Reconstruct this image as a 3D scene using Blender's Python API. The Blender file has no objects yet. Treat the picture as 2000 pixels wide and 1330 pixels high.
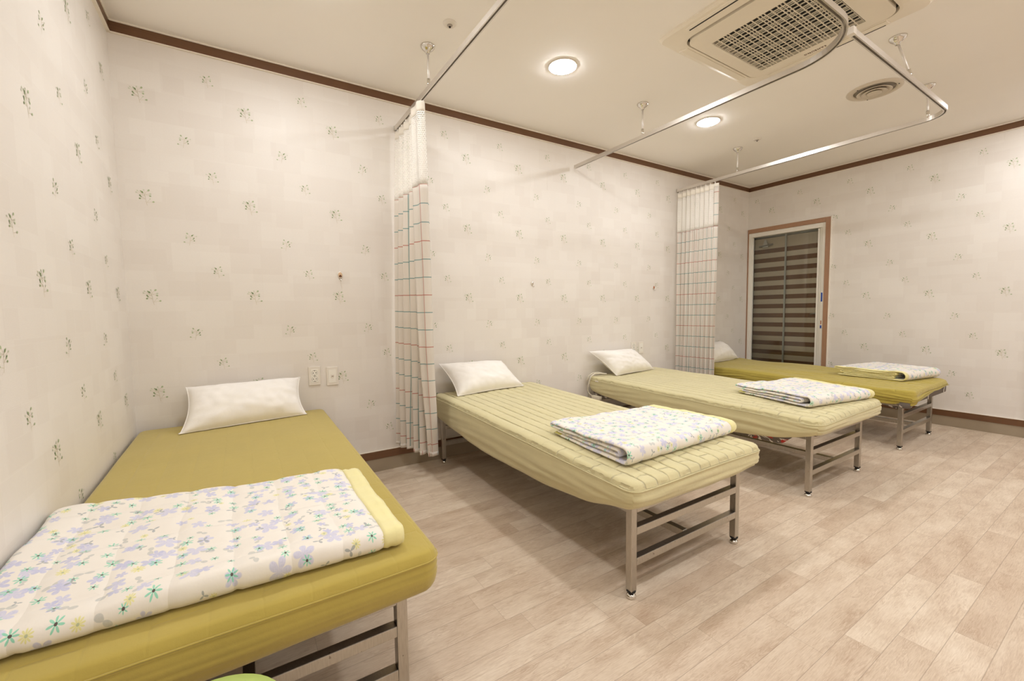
import bpy, bmesh, math, random
import numpy as np
from mathutils import Matrix, Vector
sc = bpy.context.scene
C = sc.collection
PI = math.pi
# ------------------------------------------------------------------ camera
F_PX, YAW, PITCH, ROLL = 832.936, 0.56632, -0.067127, -0.014455
CAM = Vector((0, 0, 1.12))
cy, sy, cp, sp = math.cos(YAW), math.sin(YAW), math.cos(PITCH), math.sin(PITCH)
fw = Vector((sy * cp, cy * cp, sp)); rt = Vector((cy, -sy, 0)); up = rt.cross(fw)
c_, s_ = math.cos(ROLL), math.sin(ROLL)
r2 = c_ * rt + s_ * up; u2 = -s_ * rt + c_ * up
cam = bpy.data.cameras.new('camera'); co = bpy.data.objects.new('camera', cam); C.objects.link(co)
cam.sensor_width = 36; cam.lens = 36 * F_PX / 2000; cam.clip_start = .02; cam.clip_end = 60
co.matrix_world = Matrix(((r2.x, u2.x, -fw.x, CAM.x), (r2.y, u2.y, -fw.y, CAM.y), (r2.z, u2.z, -fw.z, CAM.z), (0, 0, 0, 1)))
sc.camera = co
# ------------------------------------------------------------------ world, exposure
w = bpy.data.worlds.new('world'); sc.world = w; w.use_nodes = True
w.node_tree.nodes['Background'].inputs[0].default_value = (.02, .025, .035, 1)
w.node_tree.nodes['Background'].inputs[1].default_value = .3
sc.view_settings.view_transform = 'Standard'
sc.view_settings.look = 'None'
sc.view_settings.gamma = 1
sc.view_settings.use_curve_mapping = False
sc.view_settings.exposure = 0.0
sc.cycles.max_bounces = 10
sc.cycles.diffuse_bounces = 6
LAMP_POWER = 158.0                     # radiance of the downlight diffusers
LAMP_COLOR = (.98, 1.0, 1.03)
LAMPS = [(.32, 2.15), (1.77, 2.15), (3.29, 2.15), (.50, .10), (1.77, .15), (3.29, .15), (4.85, .48),
         (1.2, -1.25), (3.29, -1.25), (4.81, -1.0)]  # downlights in front of the back row are unseen, added to light the room
# ------------------------------------------------------------------ room numbers
XL, XR, YB, YF, HC = -.505, 5.517, 3.027, -2.2, 2.641

def lin(c):
    return tuple(((v / 255) / 12.92 if v <= 10 else ((v / 255 + .055) / 1.055) ** 2.4) for v in c) + (1,)

# ------------------------------------------------------------------ node helper
class NT:
    def __init__(s, name):
        s.m = bpy.data.materials.new(name); s.m.use_nodes = True
        s.t = s.m.node_tree; s.b = s.t.nodes['Principled BSDF']; s.out = s.t.nodes['Material Output']
    def n(s, typ, **k):
        nd = s.t.nodes.new(typ)
        for a, v in k.items(): setattr(nd, a, v)
        return nd
    def put(s, sock, v):
        if isinstance(v, bpy.types.NodeSocket): s.t.links.new(v, sock)
        elif v is not None:
            try: sock.default_value = v
            except Exception: sock.default_value = (v, v, v)
    def math(s, op, a, b=None, c=None, clamp=False):
        nd = s.n('ShaderNodeMath', operation=op, use_clamp=clamp)
        s.put(nd.inputs[0], a); s.put(nd.inputs[1], b); s.put(nd.inputs[2], c)
        return nd.outputs[0]
    def vm(s, op, a, b=None, out=0):
        nd = s.n('ShaderNodeVectorMath', operation=op)
        s.put(nd.inputs[0], a); s.put(nd.inputs[1], b)
        return nd.outputs[out]
    def xyz(s, v):
        nd = s.n('ShaderNodeSeparateXYZ'); s.put(nd.inputs[0], v); return nd.outputs
    def comb(s, x, y, z=0):
        nd = s.n('ShaderNodeCombineXYZ'); s.put(nd.inputs[0], x); s.put(nd.inputs[1], y); s.put(nd.inputs[2], z); return nd.outputs[0]
    def mix(s, f, a, b, mode='MIX'):
        nd = s.n('ShaderNodeMix', data_type='RGBA', blend_type=mode)
        s.put(nd.inputs[0], f); s.put(nd.inputs[6], a); s.put(nd.inputs[7], b); return nd.outputs[2]
    def noise(s, v, scale, detail=3, rough=.5, dist=0, out='Fac'):
        nd = s.n('ShaderNodeTexNoise'); s.put(nd.inputs['Vector'], v)
        nd.inputs['Scale'].default_value = scale; nd.inputs['Detail'].default_value = detail
        nd.inputs['Roughness'].default_value = rough; nd.inputs['Distortion'].default_value = dist
        return nd.outputs[out]
    def ramp(s, f, stops):
        nd = s.n('ShaderNodeValToRGB'); s.put(nd.inputs[0], f); e = nd.color_ramp.elements
        while len(e) < len(stops): e.new(.5)
        for q, (p, c) in zip(e, stops): q.position = p; q.color = c
        return nd.outputs[0]
    def bump(s, h, strength=.3, dist=.002, normal=None):
        nd = s.n('ShaderNodeBump'); s.put(nd.inputs['Height'], h)
        nd.inputs['Strength'].default_value = strength; nd.inputs['Distance'].default_value = dist
        s.put(nd.inputs['Normal'], normal)
        return nd.outputs[0]
    def obj(s): return s.n('ShaderNodeTexCoord').outputs['Object']
    def uv(s): return s.n('ShaderNodeTexCoord').outputs['UV']
    def set(s, **k):
        for a, v in k.items(): s.put(s.b.inputs[a.replace('_', ' ')], v)
        return s.m

def plain(name, rgb, rough=.6, metal=0, var=.04, scale=30, spec=.5, bump=0):
    t = NT(name); o = t.obj(); c = lin(rgb)
    f = t.noise(o, scale, 3)
    dk = tuple(v * (1 - var * 2) for v in c[:3]) + (1,)
    lt = tuple(min(1, v * (1 + var)) for v in c[:3]) + (1,)
    t.set(Base_Color=t.mix(f, dk, lt), Roughness=rough, Metallic=metal)
    t.b.inputs['Specular IOR Level'].default_value = spec
    if bump: t.set(Normal=t.bump(f, bump, .002))
    return t.m

M = {}
def wallpaper():
    t = NT('linen_wallpaper'); x, y, z = t.xyz(t.obj()); v = t.comb(t.math('ADD', x, y), z)
    def brick(w_, h_, off, sh, mort):
        nd = t.n('ShaderNodeTexBrick'); nd.offset = off; nd.offset_frequency = 2; nd.squash = .62; nd.squash_frequency = 3
        t.put(nd.inputs['Vector'], t.vm('ADD', v, (sh, sh * .7, 0)))
        nd.inputs['Scale'].default_value = 1; nd.inputs['Brick Width'].default_value = w_; nd.inputs['Row Height'].default_value = h_
        nd.inputs['Mortar Size'].default_value = mort; nd.inputs['Mortar Smooth'].default_value = .1; nd.inputs['Bias'].default_value = 0
        nd.inputs['Color1'].default_value = (0, 0, 0, 1); nd.inputs['Color2'].default_value = (1, 1, 1, 1); nd.inputs['Mortar'].default_value = (.5, .5, .5, 1)
        return nd.outputs['Color'], nd.outputs['Fac']
    a, fa = brick(.15, .085, .37, .3, .0011); b, fb = brick(.27, .16, .61, 1.7, .0011)
    k = t.mix(.5, a, b)
    base = t.mix(k, lin((228, 221, 213)), lin((237, 232, 225)))
    fib = t.noise(t.comb(t.math('MULTIPLY', t.math('ADD', x, y), 8), t.math('MULTIPLY', z, 60)), 10, 4)
    fib2 = t.noise(t.comb(t.math('MULTIPLY', t.math('ADD', x, y), 60), t.math('MULTIPLY', z, 8)), 10, 4)
    ff = t.math('MULTIPLY', fib, fib2)
    base = t.mix(t.math('MULTIPLY', ff, .5), base, lin((218, 208, 196)))
    line = t.math('MAXIMUM', fa, fb)
    ro = t.math('SUBTRACT', .46, t.math('MULTIPLY', line, .09))
    t.set(Base_Color=base, Roughness=ro, Normal=t.bump(ff, .25, .0015))
    t.b.inputs['Specular IOR Level'].default_value = .45
    return t.m
M['wall'] = wallpaper()
M['leaf_dark'] = plain('print_green', (134, 152, 106), .7)
M['leaf_mid'] = plain('print_sage', (174, 187, 148), .7)
M['leaf_pale'] = plain('print_pale_green', (208, 212, 190), .7)
M['twig'] = plain('print_twig', (206, 196, 166), .7)
M['ceiling'] = plain('ceiling_paint', (250, 246, 240), .75, var=.01, scale=3)
M['white_line'] = plain('white_caulk', (242, 234, 220), .5)

def wood(name, c1, c2, stretch=(1, 1, 12), sc_=14, rough=.42):
    t = NT(name); v = t.vm('MULTIPLY', t.obj(), stretch)
    f = t.noise(v, sc_, 5, .6, .4); g = t.noise(v, sc_ * 4, 3)
    t.set(Base_Color=t.mix(t.math('ADD', t.math('MULTIPLY', f, .75), t.math('MULTIPLY', g, .25)), lin(c1), lin(c2)), Roughness=rough)
    return t.m
M['crown'] = wood('walnut_crown_film', (88, 58, 34), (124, 86, 56), (1, 1, 30), 5)
M['casing'] = wood('brown_casing_wood', (150, 112, 84), (186, 146, 116), (1, 14, 1), 12)
M['cove'] = plain('grey_floor_cove', (163, 148, 126), .45, var=.05, scale=8)

def floor_mat():
    t = NT('whitewashed_plank_vinyl'); o = t.obj(); x, y, z = t.xyz(o)
    row = t.math('FLOOR', t.math('DIVIDE', t.math('SUBTRACT', y, -.03), .1))
    rr = t.n('ShaderNodeTexWhiteNoise', noise_dimensions='1D'); t.put(rr.inputs['W'], row)
    sh = t.math('ADD', x, t.math('MULTIPLY', rr.outputs['Value'], 3.7))
    u = t.math('DIVIDE', sh, .62); cell = t.math('FLOOR', u)
    wn = t.n('ShaderNodeTexWhiteNoise', noise_dimensions='2D'); t.put(wn.inputs['Vector'], t.comb(row, cell))
    rnd = wn.outputs['Value']
    fy = t.math('FRACT', t.math('DIVIDE', t.math('SUBTRACT', y, -.03), .1)); fx = t.math('FRACT', u)
    ey = t.math('MULTIPLY', t.math('MINIMUM', fy, t.math('SUBTRACT', 1, fy)), .1)
    ex = t.math('MULTIPLY', t.math('MINIMUM', fx, t.math('SUBTRACT', 1, fx)), .62)
    seam = t.math('SUBTRACT', 1, t.math('DIVIDE', ey, .0016), clamp=True)
    seamx = t.math('MULTIPLY', t.math('SUBTRACT', 1, t.math('DIVIDE', ex, .0016), clamp=True), .6)
    sv = t.math('MAXIMUM', seam, seamx)
    gv = t.comb(t.math('ADD', t.math('MULTIPLY', x, 2.2), t.math('MULTIPLY', rnd, 31)), t.math('MULTIPLY', y, 14), t.math('MULTIPLY', rnd, 9))
    g1 = t.noise(gv, 2.2, 5, .62, 1.6)
    rings = t.math('SINE', t.math('MULTIPLY', g1, 42))
    g2 = t.noise(t.comb(t.math('MULTIPLY', x, 9), t.math('MULTIPLY', y, 110), rnd), 3, 4, .6)
    g3 = t.noise(t.comb(x, t.math('MULTIPLY', y, 2.5), t.math('MULTIPLY', rnd, 4)), 5, 4, .6)
    f = t.math('ADD', t.math('MULTIPLY', g2, .42), t.math('MULTIPLY', g3, .5))
    f = t.math('ADD', f, t.math('MULTIPLY', t.math('MULTIPLY', rings, t.math('GREATER_THAN', g1, .5)), .055))
    base = t.ramp(f, [(.28, lin((190, 168, 146))), (.47, lin((216, 200, 180))), (.68, lin((234, 222, 205)))])
    tint = t.mix(rnd, lin((232, 222, 213)), lin((255, 253, 250)))
    base = t.mix(.75, base, tint, 'MULTIPLY')
    base = t.mix(t.math('MULTIPLY', sv, .55), base, lin((120, 98, 78)))
    t.set(Base_Color=base, Roughness=t.math('ADD', .36, t.math('MULTIPLY', g2, .18)), Normal=t.bump(t.math('SUBTRACT', t.math('MULTIPLY', g2, .25), sv), .25, .001))
    t.b.inputs['Specular IOR Level'].default_value = .35
    return t.m
M['floor'] = floor_mat()
M['chrome'] = plain('chrome', (225, 222, 216), .08, 1, var=.01)
def steel():
    t = NT('worn_stainless_steel'); o = t.obj()
    a = t.noise(t.vm('MULTIPLY', o, (60, 60, 6)), 5, 4); b = t.noise(o, 60, 3)
    c = t.mix(a, lin((166, 160, 150)), lin((208, 203, 194)))
    c = t.mix(t.math('MULTIPLY', t.math('GREATER_THAN', b, .72), .5), c, lin((90, 75, 60)))
    t.set(Base_Color=c, Metallic=1, Roughness=t.math('ADD', .26, t.math('MULTIPLY', a, .12)))
    return t.m
M['steel'] = steel()
M['alu'] = plain('curtain_rail_aluminium', (222, 216, 208), .3, .85, var=.02)
M['satin'] = plain('satin_rod', (226, 220, 212), .35, .35, var=.01)
M['black'] = plain('black_rubber_and_shade', (22, 20, 18), .6)
M['dark'] = plain('dark_recess', (40, 32, 26), .8)
M['board'] = plain('brown_vinyl', (92, 78, 66), .45)
M['white_plastic'] = plain('white_plastic', (232, 225, 214), .35, var=.01)
M['grey_recess'] = plain('grey_plastic', (168, 158, 146), .4)
M['ac'] = plain('cream_plastic', (238, 229, 212), .38, var=.01)
M['ac2'] = plain('cream_plastic_recess', (232, 222, 202), .45, var=.01)
M['vent'] = plain('painted_metal_vent', (214, 203, 186), .45, var=.01)
M['vent_grey'] = plain('vent_grey', (140, 130, 114), .6)
M['frame'] = plain('white_window_frame', (240, 236, 226), .35, var=.01)
M['mullion'] = plain('mullion_grey', (200, 198, 188), .4)
M['blue'] = plain('blue_sticker', (20, 70, 170), .5)
M['orange'] = plain('orange_brown_enamel', (176, 104, 62), .4)
M['hookface'] = plain('painted_hook_face', (214, 182, 146), .45)
M['hookbrown'] = plain('hook_brown', (96, 56, 30), .5)
M['cord'] = plain('cream_cord', (222, 214, 194), .5)
M['stool'] = plain('light_green_vinyl', (178, 200, 110), .5)

def cloth(name, rgb, weave=900, rough=.85, bumps=.25, sheen=.3, fine=None):
    t = NT(name); o = t.obj(); c = lin(rgb)
    a = t.noise(t.vm('MULTIPLY', o, (1, 1, 1)), 7, 5, .6)
    wv = t.noise(o, weave, 2)
    dk = tuple(v * .90 for v in c[:3]) + (1,); lt = tuple(min(1, v * 1.05) for v in c[:3]) + (1,)
    h = t.math('ADD', t.math('MULTIPLY', wv, .3), t.math('MULTIPLY', t.noise(o, 38, 4), 1.0))
    if fine: h = t.math('ADD', h, t.math('MULTIPLY', t.noise(t.vm('MULTIPLY', o, (1, .16, 1)), 34, 4, .55, .6), fine[3]))
    nb = t.bump(h, bumps, .002)
    if fine:
        u, v, _ = t.xyz(t.uv())
        def near(q, w_, sz): return t.math('SUBTRACT', 1, t.math('DIVIDE', t.math('MULTIPLY', t.math('SUBTRACT', .5, t.math('ABSOLUTE', t.math('SUBTRACT', t.math('FRACT', q), .5))), sz), w_), clamp=True)
        st = t.math('MAXIMUM', near(u, .0045, fine[0]), t.math('MULTIPLY', near(v, .0045, fine[1]), t.math('ADD', .12, t.math('MULTIPLY', .7, t.math('SUBTRACT', 5.2, v, clamp=True)))))
        dash = t.math('ADD', .45, t.math('MULTIPLY', t.math('GREATER_THAN', t.noise(t.obj(), 22, 2), .45), .55))
        nb = t.bump(t.math('MULTIPLY', st, t.math('MULTIPLY', dash, -1)), fine[2], .006, nb)
    t.set(Base_Color=t.mix(a, dk, lt), Roughness=rough, Normal=nb)
    t.b.inputs['Sheen Weight'].default_value = sheen
    t.b.inputs['Specular IOR Level'].default_value = .2
    return t.m
M['olive'] = cloth('olive_gold_cotton', (182, 162, 80), fine=(.10, .13, .12, 1.2))
M['khaki'] = cloth('pale_khaki_cotton', (212, 202, 157), fine=(.068, .115, .9, 3.2))
M['olive4'] = cloth('olive_green_cotton', (182, 164, 76), fine=(.068, .115, .5, 5.0))
M['pillow'] = cloth('white_pillowcase', (248, 244, 238), bumps=.3)
M['hem'] = cloth('yellow_dotted_hem', (238, 229, 170), weave=300, bumps=.5)
M['hem_green'] = cloth('yellow_green_hem', (212, 204, 118), weave=300, bumps=.5)
M['stitch'] = cloth('seam_thread', (186, 172, 100))

def floral():
    t = NT('floral_quilt_cotton'); uv = t.uv()
    base = t.mix(t.noise(t.obj(), 9, 3), lin((232, 225, 214)), lin((244, 239, 230)))
    def layer(base, cell, seed, prob, R, n, fat, col, col2, pet_noise=0, centre=None):
        v = t.vm('SCALE', t.vm('ADD', uv, (seed * 1.37, seed * .73, 0)), None)
        v.node.inputs['Scale'].default_value = 1 / cell
        vo = t.n('ShaderNodeTexVoronoi', voronoi_dimensions='2D', feature='F1'); t.put(vo.inputs['Vector'], v)
        vo.inputs['Scale'].default_value = 1; vo.inputs['Randomness'].default_value = .75
        d = t.vm('SUBTRACT', v, vo.outputs['Position']); dx, dy, _ = t.xyz(d)
        cr, cg, cb = t.xyz(vo.outputs['Color'])
        ang = t.math('ADD', t.math('ARCTAN2', dy, dx), t.math('MULTIPLY', cg, 6.283))
        rr = t.math('MULTIPLY', t.vm('LENGTH', d, None, 1), cell)
        pet = t.math('POWER', t.math('ABSOLUTE', t.math('COSINE', t.math('MULTIPLY', ang, n / 2))), fat)
        lim = t.math('MULTIPLY', t.math('ADD', .12, t.math('MULTIPLY', pet, .88)), t.math('MULTIPLY', R, t.math('ADD', .7, t.math('MULTIPLY', cb, .5))))
        m = t.math('DIVIDE', t.math('SUBTRACT', lim, rr), R * .12, clamp=True)
        m = t.math('MULTIPLY', m, t.math('LESS_THAN', cr, prob))
        cc = t.mix(t.noise(uv, 260, 2), col, col2)
        base = t.mix(t.math('MULTIPLY', m, .85), base, cc)
        if centre:
            mc = t.math('MULTIPLY', t.math('LESS_THAN', rr, R * .2), t.math('LESS_THAN', cr, prob))
            base = t.mix(mc, base, centre)
        return base
    base = layer(base, .055, 3.1, .45, .017, 2, 2.5, lin((188, 190, 186)), lin((214, 212, 205)))
    base = layer(base, .075, 1.0, .60, .025, 5, .5, lin((184, 186, 218)), lin((226, 224, 238)))
    base = layer(base, .052, 5.3, .40, .018, 5, .55, lin((172, 176, 214)), lin((218, 216, 234)))
    base = layer(base, .075, 7.7, .45, .0125, 10, .6, lin((224, 218, 138)), lin((232, 228, 160)), centre=lin((190, 196, 160)))
    base = layer(base, .050, 9.9, .55, .0135, 7, 1.6, lin((112, 204, 172)), lin((150, 218, 190)), centre=lin((96, 84, 80)))
    base = layer(base, .062, 13.3, .35, .0135, 3, 3, lin((150, 156, 160)), lin((180, 184, 184)))
    u, v, _ = t.xyz(uv)
    def seam(q, o):
        f = t.math('ABSOLUTE', t.math('SUBTRACT', t.math('FRACT', t.math('ADD', t.math('DIVIDE', q, .118), o)), .5))
        return t.math('POWER', t.math('SUBTRACT', 1, t.math('MULTIPLY', t.math('SUBTRACT', .5, f), 5.5), clamp=True), 2.2)
    wob = t.math('MULTIPLY', t.noise(uv, 14, 2), .012)
    sm = t.math('MAXIMUM', seam(t.math('ADD', u, wob), .17), t.math('MULTIPLY', seam(t.math('ADD', v, wob), 0), .6))
    nb = t.bump(t.noise(t.obj(), 45, 4), .35, .002)
    t.set(Base_Color=base, Roughness=.85, Normal=t.bump(t.math('MULTIPLY', sm, -1), .4, .008, nb))
    t.b.inputs['Sheen Weight'].default_value = .25; t.b.inputs['Specular IOR Level'].default_value = .2
    return t.m
M['floral'] = floral()

def underlay():
    t = NT('grey_patterned_fleece'); o = t.obj(); ox, oy, oz = t.xyz(o); uv = t.comb(t.math('ADD', ox, oy), oz)
    base = lin((112, 104, 96))
    def blobs(base, sc_, thr, col, off, stretch=1):
        v = t.vm('MULTIPLY', t.vm('ADD', uv, (off, off, 0)), (1, stretch, 1))
        f = t.noise(v, sc_, 1.5, .5, 1.2)
        m = t.math('DIVIDE', t.math('SUBTRACT', f, thr), .02, clamp=True)
        return t.mix(m, base, col)
    base = blobs(base, 22, .56, lin((226, 220, 212)), 0)
    base = blobs(base, 13, .62, lin((196, 60, 52)), 5.5)
    t.set(Base_Color=base, Roughness=.9); return t.m
M['underlay'] = underlay()

def plaid():
    t = NT('white_plaid_curtain_cotton'); u, v, _ = t.xyz(t.uv())
    base = t.mix(t.noise(t.obj(), 5, 3), lin((236, 228, 216)), lin((246, 240, 232)))
    red, teal = lin((200, 120, 100)), lin((112, 160, 160))
    def stripe(base, c, period, off, w_, col, s):
        f = t.math('MULTIPLY', t.math('SUBTRACT', t.math('FRACT', t.math('ADD', t.math('DIVIDE', c, period), off)), .5), period)
        m = t.math('LESS_THAN', t.math('ABSOLUTE', f), w_ / 2)
        return t.mix(t.math('MULTIPLY', m, s), base, col)
    # v: metres below the netting seam
    P = .335
    base = stripe(base, v, P, .5, .0055, red, .85)
    base = stripe(base, v, P, .5 - 1 / 3, .0055, teal, .85)
    base = stripe(base, v, P, .5 - 2 / 3, .0055, teal, .85)
    Q = .26
    base = stripe(base, u, Q, .5, .0055, red, .6)
    base = stripe(base, u, Q, .5 - .25, .0055, teal, .6)
    base = stripe(base, u, Q, .5 - .5, .0055, red, .6)
    base = stripe(base, u, Q, .5 - .75, .0055, teal, .5)
    t.set(Base_Color=base, Roughness=.85)
    t.b.inputs['Sheen Weight'].default_value = .2; t.b.inputs['Specular IOR Level'].default_value = .2
    tr = t.n('ShaderNodeBsdfTranslucent'); t.put(tr.inputs[0], base)
    mx = t.n('ShaderNodeMixShader'); mx.inputs[0].default_value = .25
    t.t.links.new(t.b.outputs[0], mx.inputs[1]); t.t.links.new(tr.outputs[0], mx.inputs[2]); t.t.links.new(mx.outputs[0], t.out.inputs[0])
    return t.m
M['plaid'] = plaid()
def net():
    t = NT('white_netting'); u, v, _ = t.xyz(t.uv())
    row = t.math('FLOOR', t.math('DIVIDE', v, .011))
    uo = t.math('ADD', t.math('DIVIDE', u, .011), t.math('MULTIPLY', t.math('MODULO', row, 2), .5))
    fx = t.math('SUBTRACT', t.math('FRACT', uo), .5); fy = t.math('SUBTRACT', t.math('FRACT', t.math('DIVIDE', v, .011)), .5)
    r = t.math('SQRT', t.math('ADD', t.math('MULTIPLY', fx, fx), t.math('MULTIPLY', fy, fy)))
    hole = t.math('MULTIPLY', t.math('LESS_THAN', r, .31), 1.0)
    t.set(Base_Color=lin((250, 246, 238)), Roughness=.8, Alpha=t.math('SUBTRACT', 1, hole))
    return t.m
M['net'] = net()
M['header'] = cloth('white_header_tape', (242, 234, 220))

def blind_mat():
    t = NT('striped_roller_fabric'); x, y, z = t.xyz(t.obj())
    f = t.math('FRACT', t.math('DIVIDE', t.math('SUBTRACT', z, .43), .1145))
    dark = t.math('MULTIPLY', t.math('LESS_THAN', f, .47), t.math('LESS_THAN', z, 1.86))
    tx = t.noise(t.comb(x, t.math('MULTIPLY', y, 60), t.math('MULTIPLY', z, 4)), 12, 3)
    d = t.mix(tx, lin((106, 70, 44)), lin((150, 108, 78))); l = t.mix(tx, lin((214, 194, 168)), lin((230, 212, 186)))
    t.set(Base_Color=t.mix(dark, l, d), Roughness=.8); return t.m
M['blind'] = blind_mat()
def glass():
    t = NT('window_glass'); g = t.n('ShaderNodeBsdfGlossy'); g.inputs['Roughness'].default_value = .02
    tr = t.n('ShaderNodeBsdfTransparent'); tr.inputs[0].default_value = (.93, .95, .94, 1)
    fr = t.n('ShaderNodeFresnel'); fr.inputs[0].default_value = 1.5
    mx = t.n('ShaderNodeMixShader'); t.t.links.new(fr.outputs[0], mx.inputs[0])
    t.t.links.new(tr.outputs[0], mx.inputs[1]); t.t.links.new(g.outputs[0], mx.inputs[2]); t.t.links.new(mx.outputs[0], t.out.inputs[0])
    return t.m
M['glass'] = glass()
def lamp_mat():
    t = NT('lit_diffuser'); e = t.n('ShaderNodeEmission'); e.inputs[0].default_value = LAMP_COLOR + (1,); e.inputs[1].default_value = LAMP_POWER
    t.t.links.new(e.outputs[0], t.out.inputs[0]); return t.m
M['lamp'] = lamp_mat()

# ------------------------------------------------------------------ object helpers
def tag(o, label=None, cat=None, group=None, kind=None):
    if label: o['label'] = label
    if cat: o['category'] = cat
    if group: o['group'] = group
    if kind: o['kind'] = kind
    return o
def thing(name, label, cat, loc=(0, 0, 0), group=None):
    o = bpy.data.objects.new(name, None); C.objects.link(o); o.location = loc; o.empty_display_size = .1
    return tag(o, label, cat, group)
def mk(name, verts, faces, mat, parent=None, smooth=False, uvs=None, mi=None):
    me = bpy.data.meshes.new(name); me.from_pydata([tuple(map(float, v)) for v in verts], [], [tuple(int(i) for i in f) for f in faces])
    for m in (mat if isinstance(mat, (list, tuple)) else [mat]): me.materials.append(m)
    if uvs is not None:
        l = me.uv_layers.new(name='UVMap'); lo = np.empty(len(me.loops), int); me.loops.foreach_get('vertex_index', lo)
        l.data.foreach_set('uv', np.asarray(uvs, float)[lo].ravel())
    if mi is not None: me.polygons.foreach_set('material_index', mi)
    if smooth: me.polygons.foreach_set('use_smooth', [True] * len(me.polygons))
    me.update()
    o = bpy.data.objects.new(name, me); C.objects.link(o)
    if parent is not None:
        o.parent = parent
        p = parent; off = Vector((0, 0, 0))
        while p is not None: off += Vector(p.location); p = p.parent
        me.transform(Matrix.Translation(-off))       # builders work in room coordinates
    return o
def from_bm(name, bm, mat, parent=None, smooth=False):
    bm.verts.ensure_lookup_table(); bm.verts.index_update()
    o = mk(name, [v.co[:] for v in bm.verts], [[v.index for v in f.verts] for f in bm.faces], mat, parent, smooth); bm.free(); return o
def add_box(bm, x0, x1, y0, y1, z0, z1, bev=0, seg=2):
    r = bmesh.ops.create_cube(bm, size=1)
    bmesh.ops.scale(bm, vec=(x1 - x0, y1 - y0, z1 - z0), verts=r['verts'])
    bmesh.ops.translate(bm, vec=((x0 + x1) / 2, (y0 + y1) / 2, (z0 + z1) / 2), verts=r['verts'])
    if bev:
        ed = set()
        for v in r['verts']: ed.update(v.link_edges)
        bmesh.ops.bevel(bm, geom=list(ed), offset=bev, segments=seg, profile=.5, affect='EDGES')
def box(name, a, mat, parent=None, bev=0, seg=2):
    bm = bmesh.new(); add_box(bm, *a, bev=bev, seg=seg); return from_bm(name, bm, mat, parent)
def add_tube(bm, pts, r, n=10, cap=True):
    pts = [Vector(p) for p in pts]; rings = []
    rr = r if isinstance(r, (list, tuple)) else [r] * len(pts)
    ref = Vector((0, 0, 1))
    for i, p in enumerate(pts):
        d = (pts[min(i + 1, len(pts) - 1)] - pts[max(i - 1, 0)]).normalized()
        a = d.cross(ref)
        if a.length < .2: a = d.cross(Vector((1, 0, 0)))
        a.normalize(); b = d.cross(a)
        rings.append([bm.verts.new(p + rr[i] * (math.cos(2 * PI * k / n) * a + math.sin(2 * PI * k / n) * b)) for k in range(n)])
    for A, B in zip(rings, rings[1:]):
        for k in range(n): bm.faces.new((A[k], A[(k + 1) % n], B[(k + 1) % n], B[k]))
    if cap:
        bm.faces.new(rings[0][::-1]); bm.faces.new(rings[-1])
def tube(name, pts, r, mat, parent=None, n=10):
    bm = bmesh.new(); add_tube(bm, pts, r, n); return from_bm(name, bm, mat, parent, True)
def lathe(name, prof, c, mat, parent=None, n=32, axis='z', smooth=True, sx=1, sy=1):
    """prof: (radius, height) list."""
    V, Fc = [], []
    for r, h in prof:
        for k in range(n):
            a = 2 * PI * k / n; u, v = r * math.cos(a) * sx, r * math.sin(a) * sy
            V.append((c[0] + u, c[1] + v, c[2] + h) if axis == 'z' else ((c[0] + u, c[1] - h, c[2] + v) if axis == 'y' else (c[0] - h, c[1] + u, c[2] + v)))
    for i in range(len(prof) - 1):
        for k in range(n):
            Fc.append((i * n + k, i * n + (k + 1) % n, (i + 1) * n + (k + 1) % n, (i + 1) * n + k))
    Fc.append(tuple(range(n))[::-1]); Fc.append(tuple((len(prof) - 1) * n + k for k in range(n)))
    return mk(name, V, Fc, mat, parent, smooth)
def sweep(name, path, prof, mat, parent=None):
    """horizontal path (x,y,z), closed profile of (lateral, vertical)."""
    V, Fc = [], []; n = len(prof); P = [np.array(p, float) for p in path]
    for i, p in enumerate(P):
        d = P[min(i + 1, len(P) - 1)] - P[max(i - 1, 0)]; d /= np.linalg.norm(d); s = np.array([-d[1], d[0], 0])
        for a, b in prof: V.append(p + s * a + np.array([0, 0, b]))
    for i in range(len(P) - 1):
        for k in range(n): Fc.append((i * n + k, (i + 1) * n + k, (i + 1) * n + (k + 1) % n, i * n + (k + 1) % n))
    Fc.append(tuple(range(n))); Fc.append(tuple((len(P) - 1) * n + k for k in range(n))[::-1])
    return mk(name, V, Fc, mat, parent)
rng = np.random.RandomState(7)
class Wave:
    """smooth random field as a sum of sines"""
    def __init__(s, seed, n=14, f0=1., f1=8., ax=1., ay=1.):
        r = np.random.RandomState(seed); th = r.uniform(0, 2 * PI, n); f = r.uniform(f0, f1, n)
        s.kx = f * np.cos(th) * ax; s.ky = f * np.sin(th) * ay; s.ph = r.uniform(0, 2 * PI, n); s.a = 1 / np.sqrt(f); s.a /= s.a.sum() * .45
    def __call__(s, x, y):
        x = np.asarray(x, float)[..., None]; y = np.asarray(y, float)[..., None]
        return (np.sin(2 * PI * (x * s.kx + y * s.ky) + s.ph) * s.a).sum(-1)

# ------------------------------------------------------------------ wallpaper print (part of each wall's own mesh)
TWIG = [((0, -.052), (-.004, -.032), (-.007, -.006), (-.010, .006), (-.007, .018))]
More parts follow.
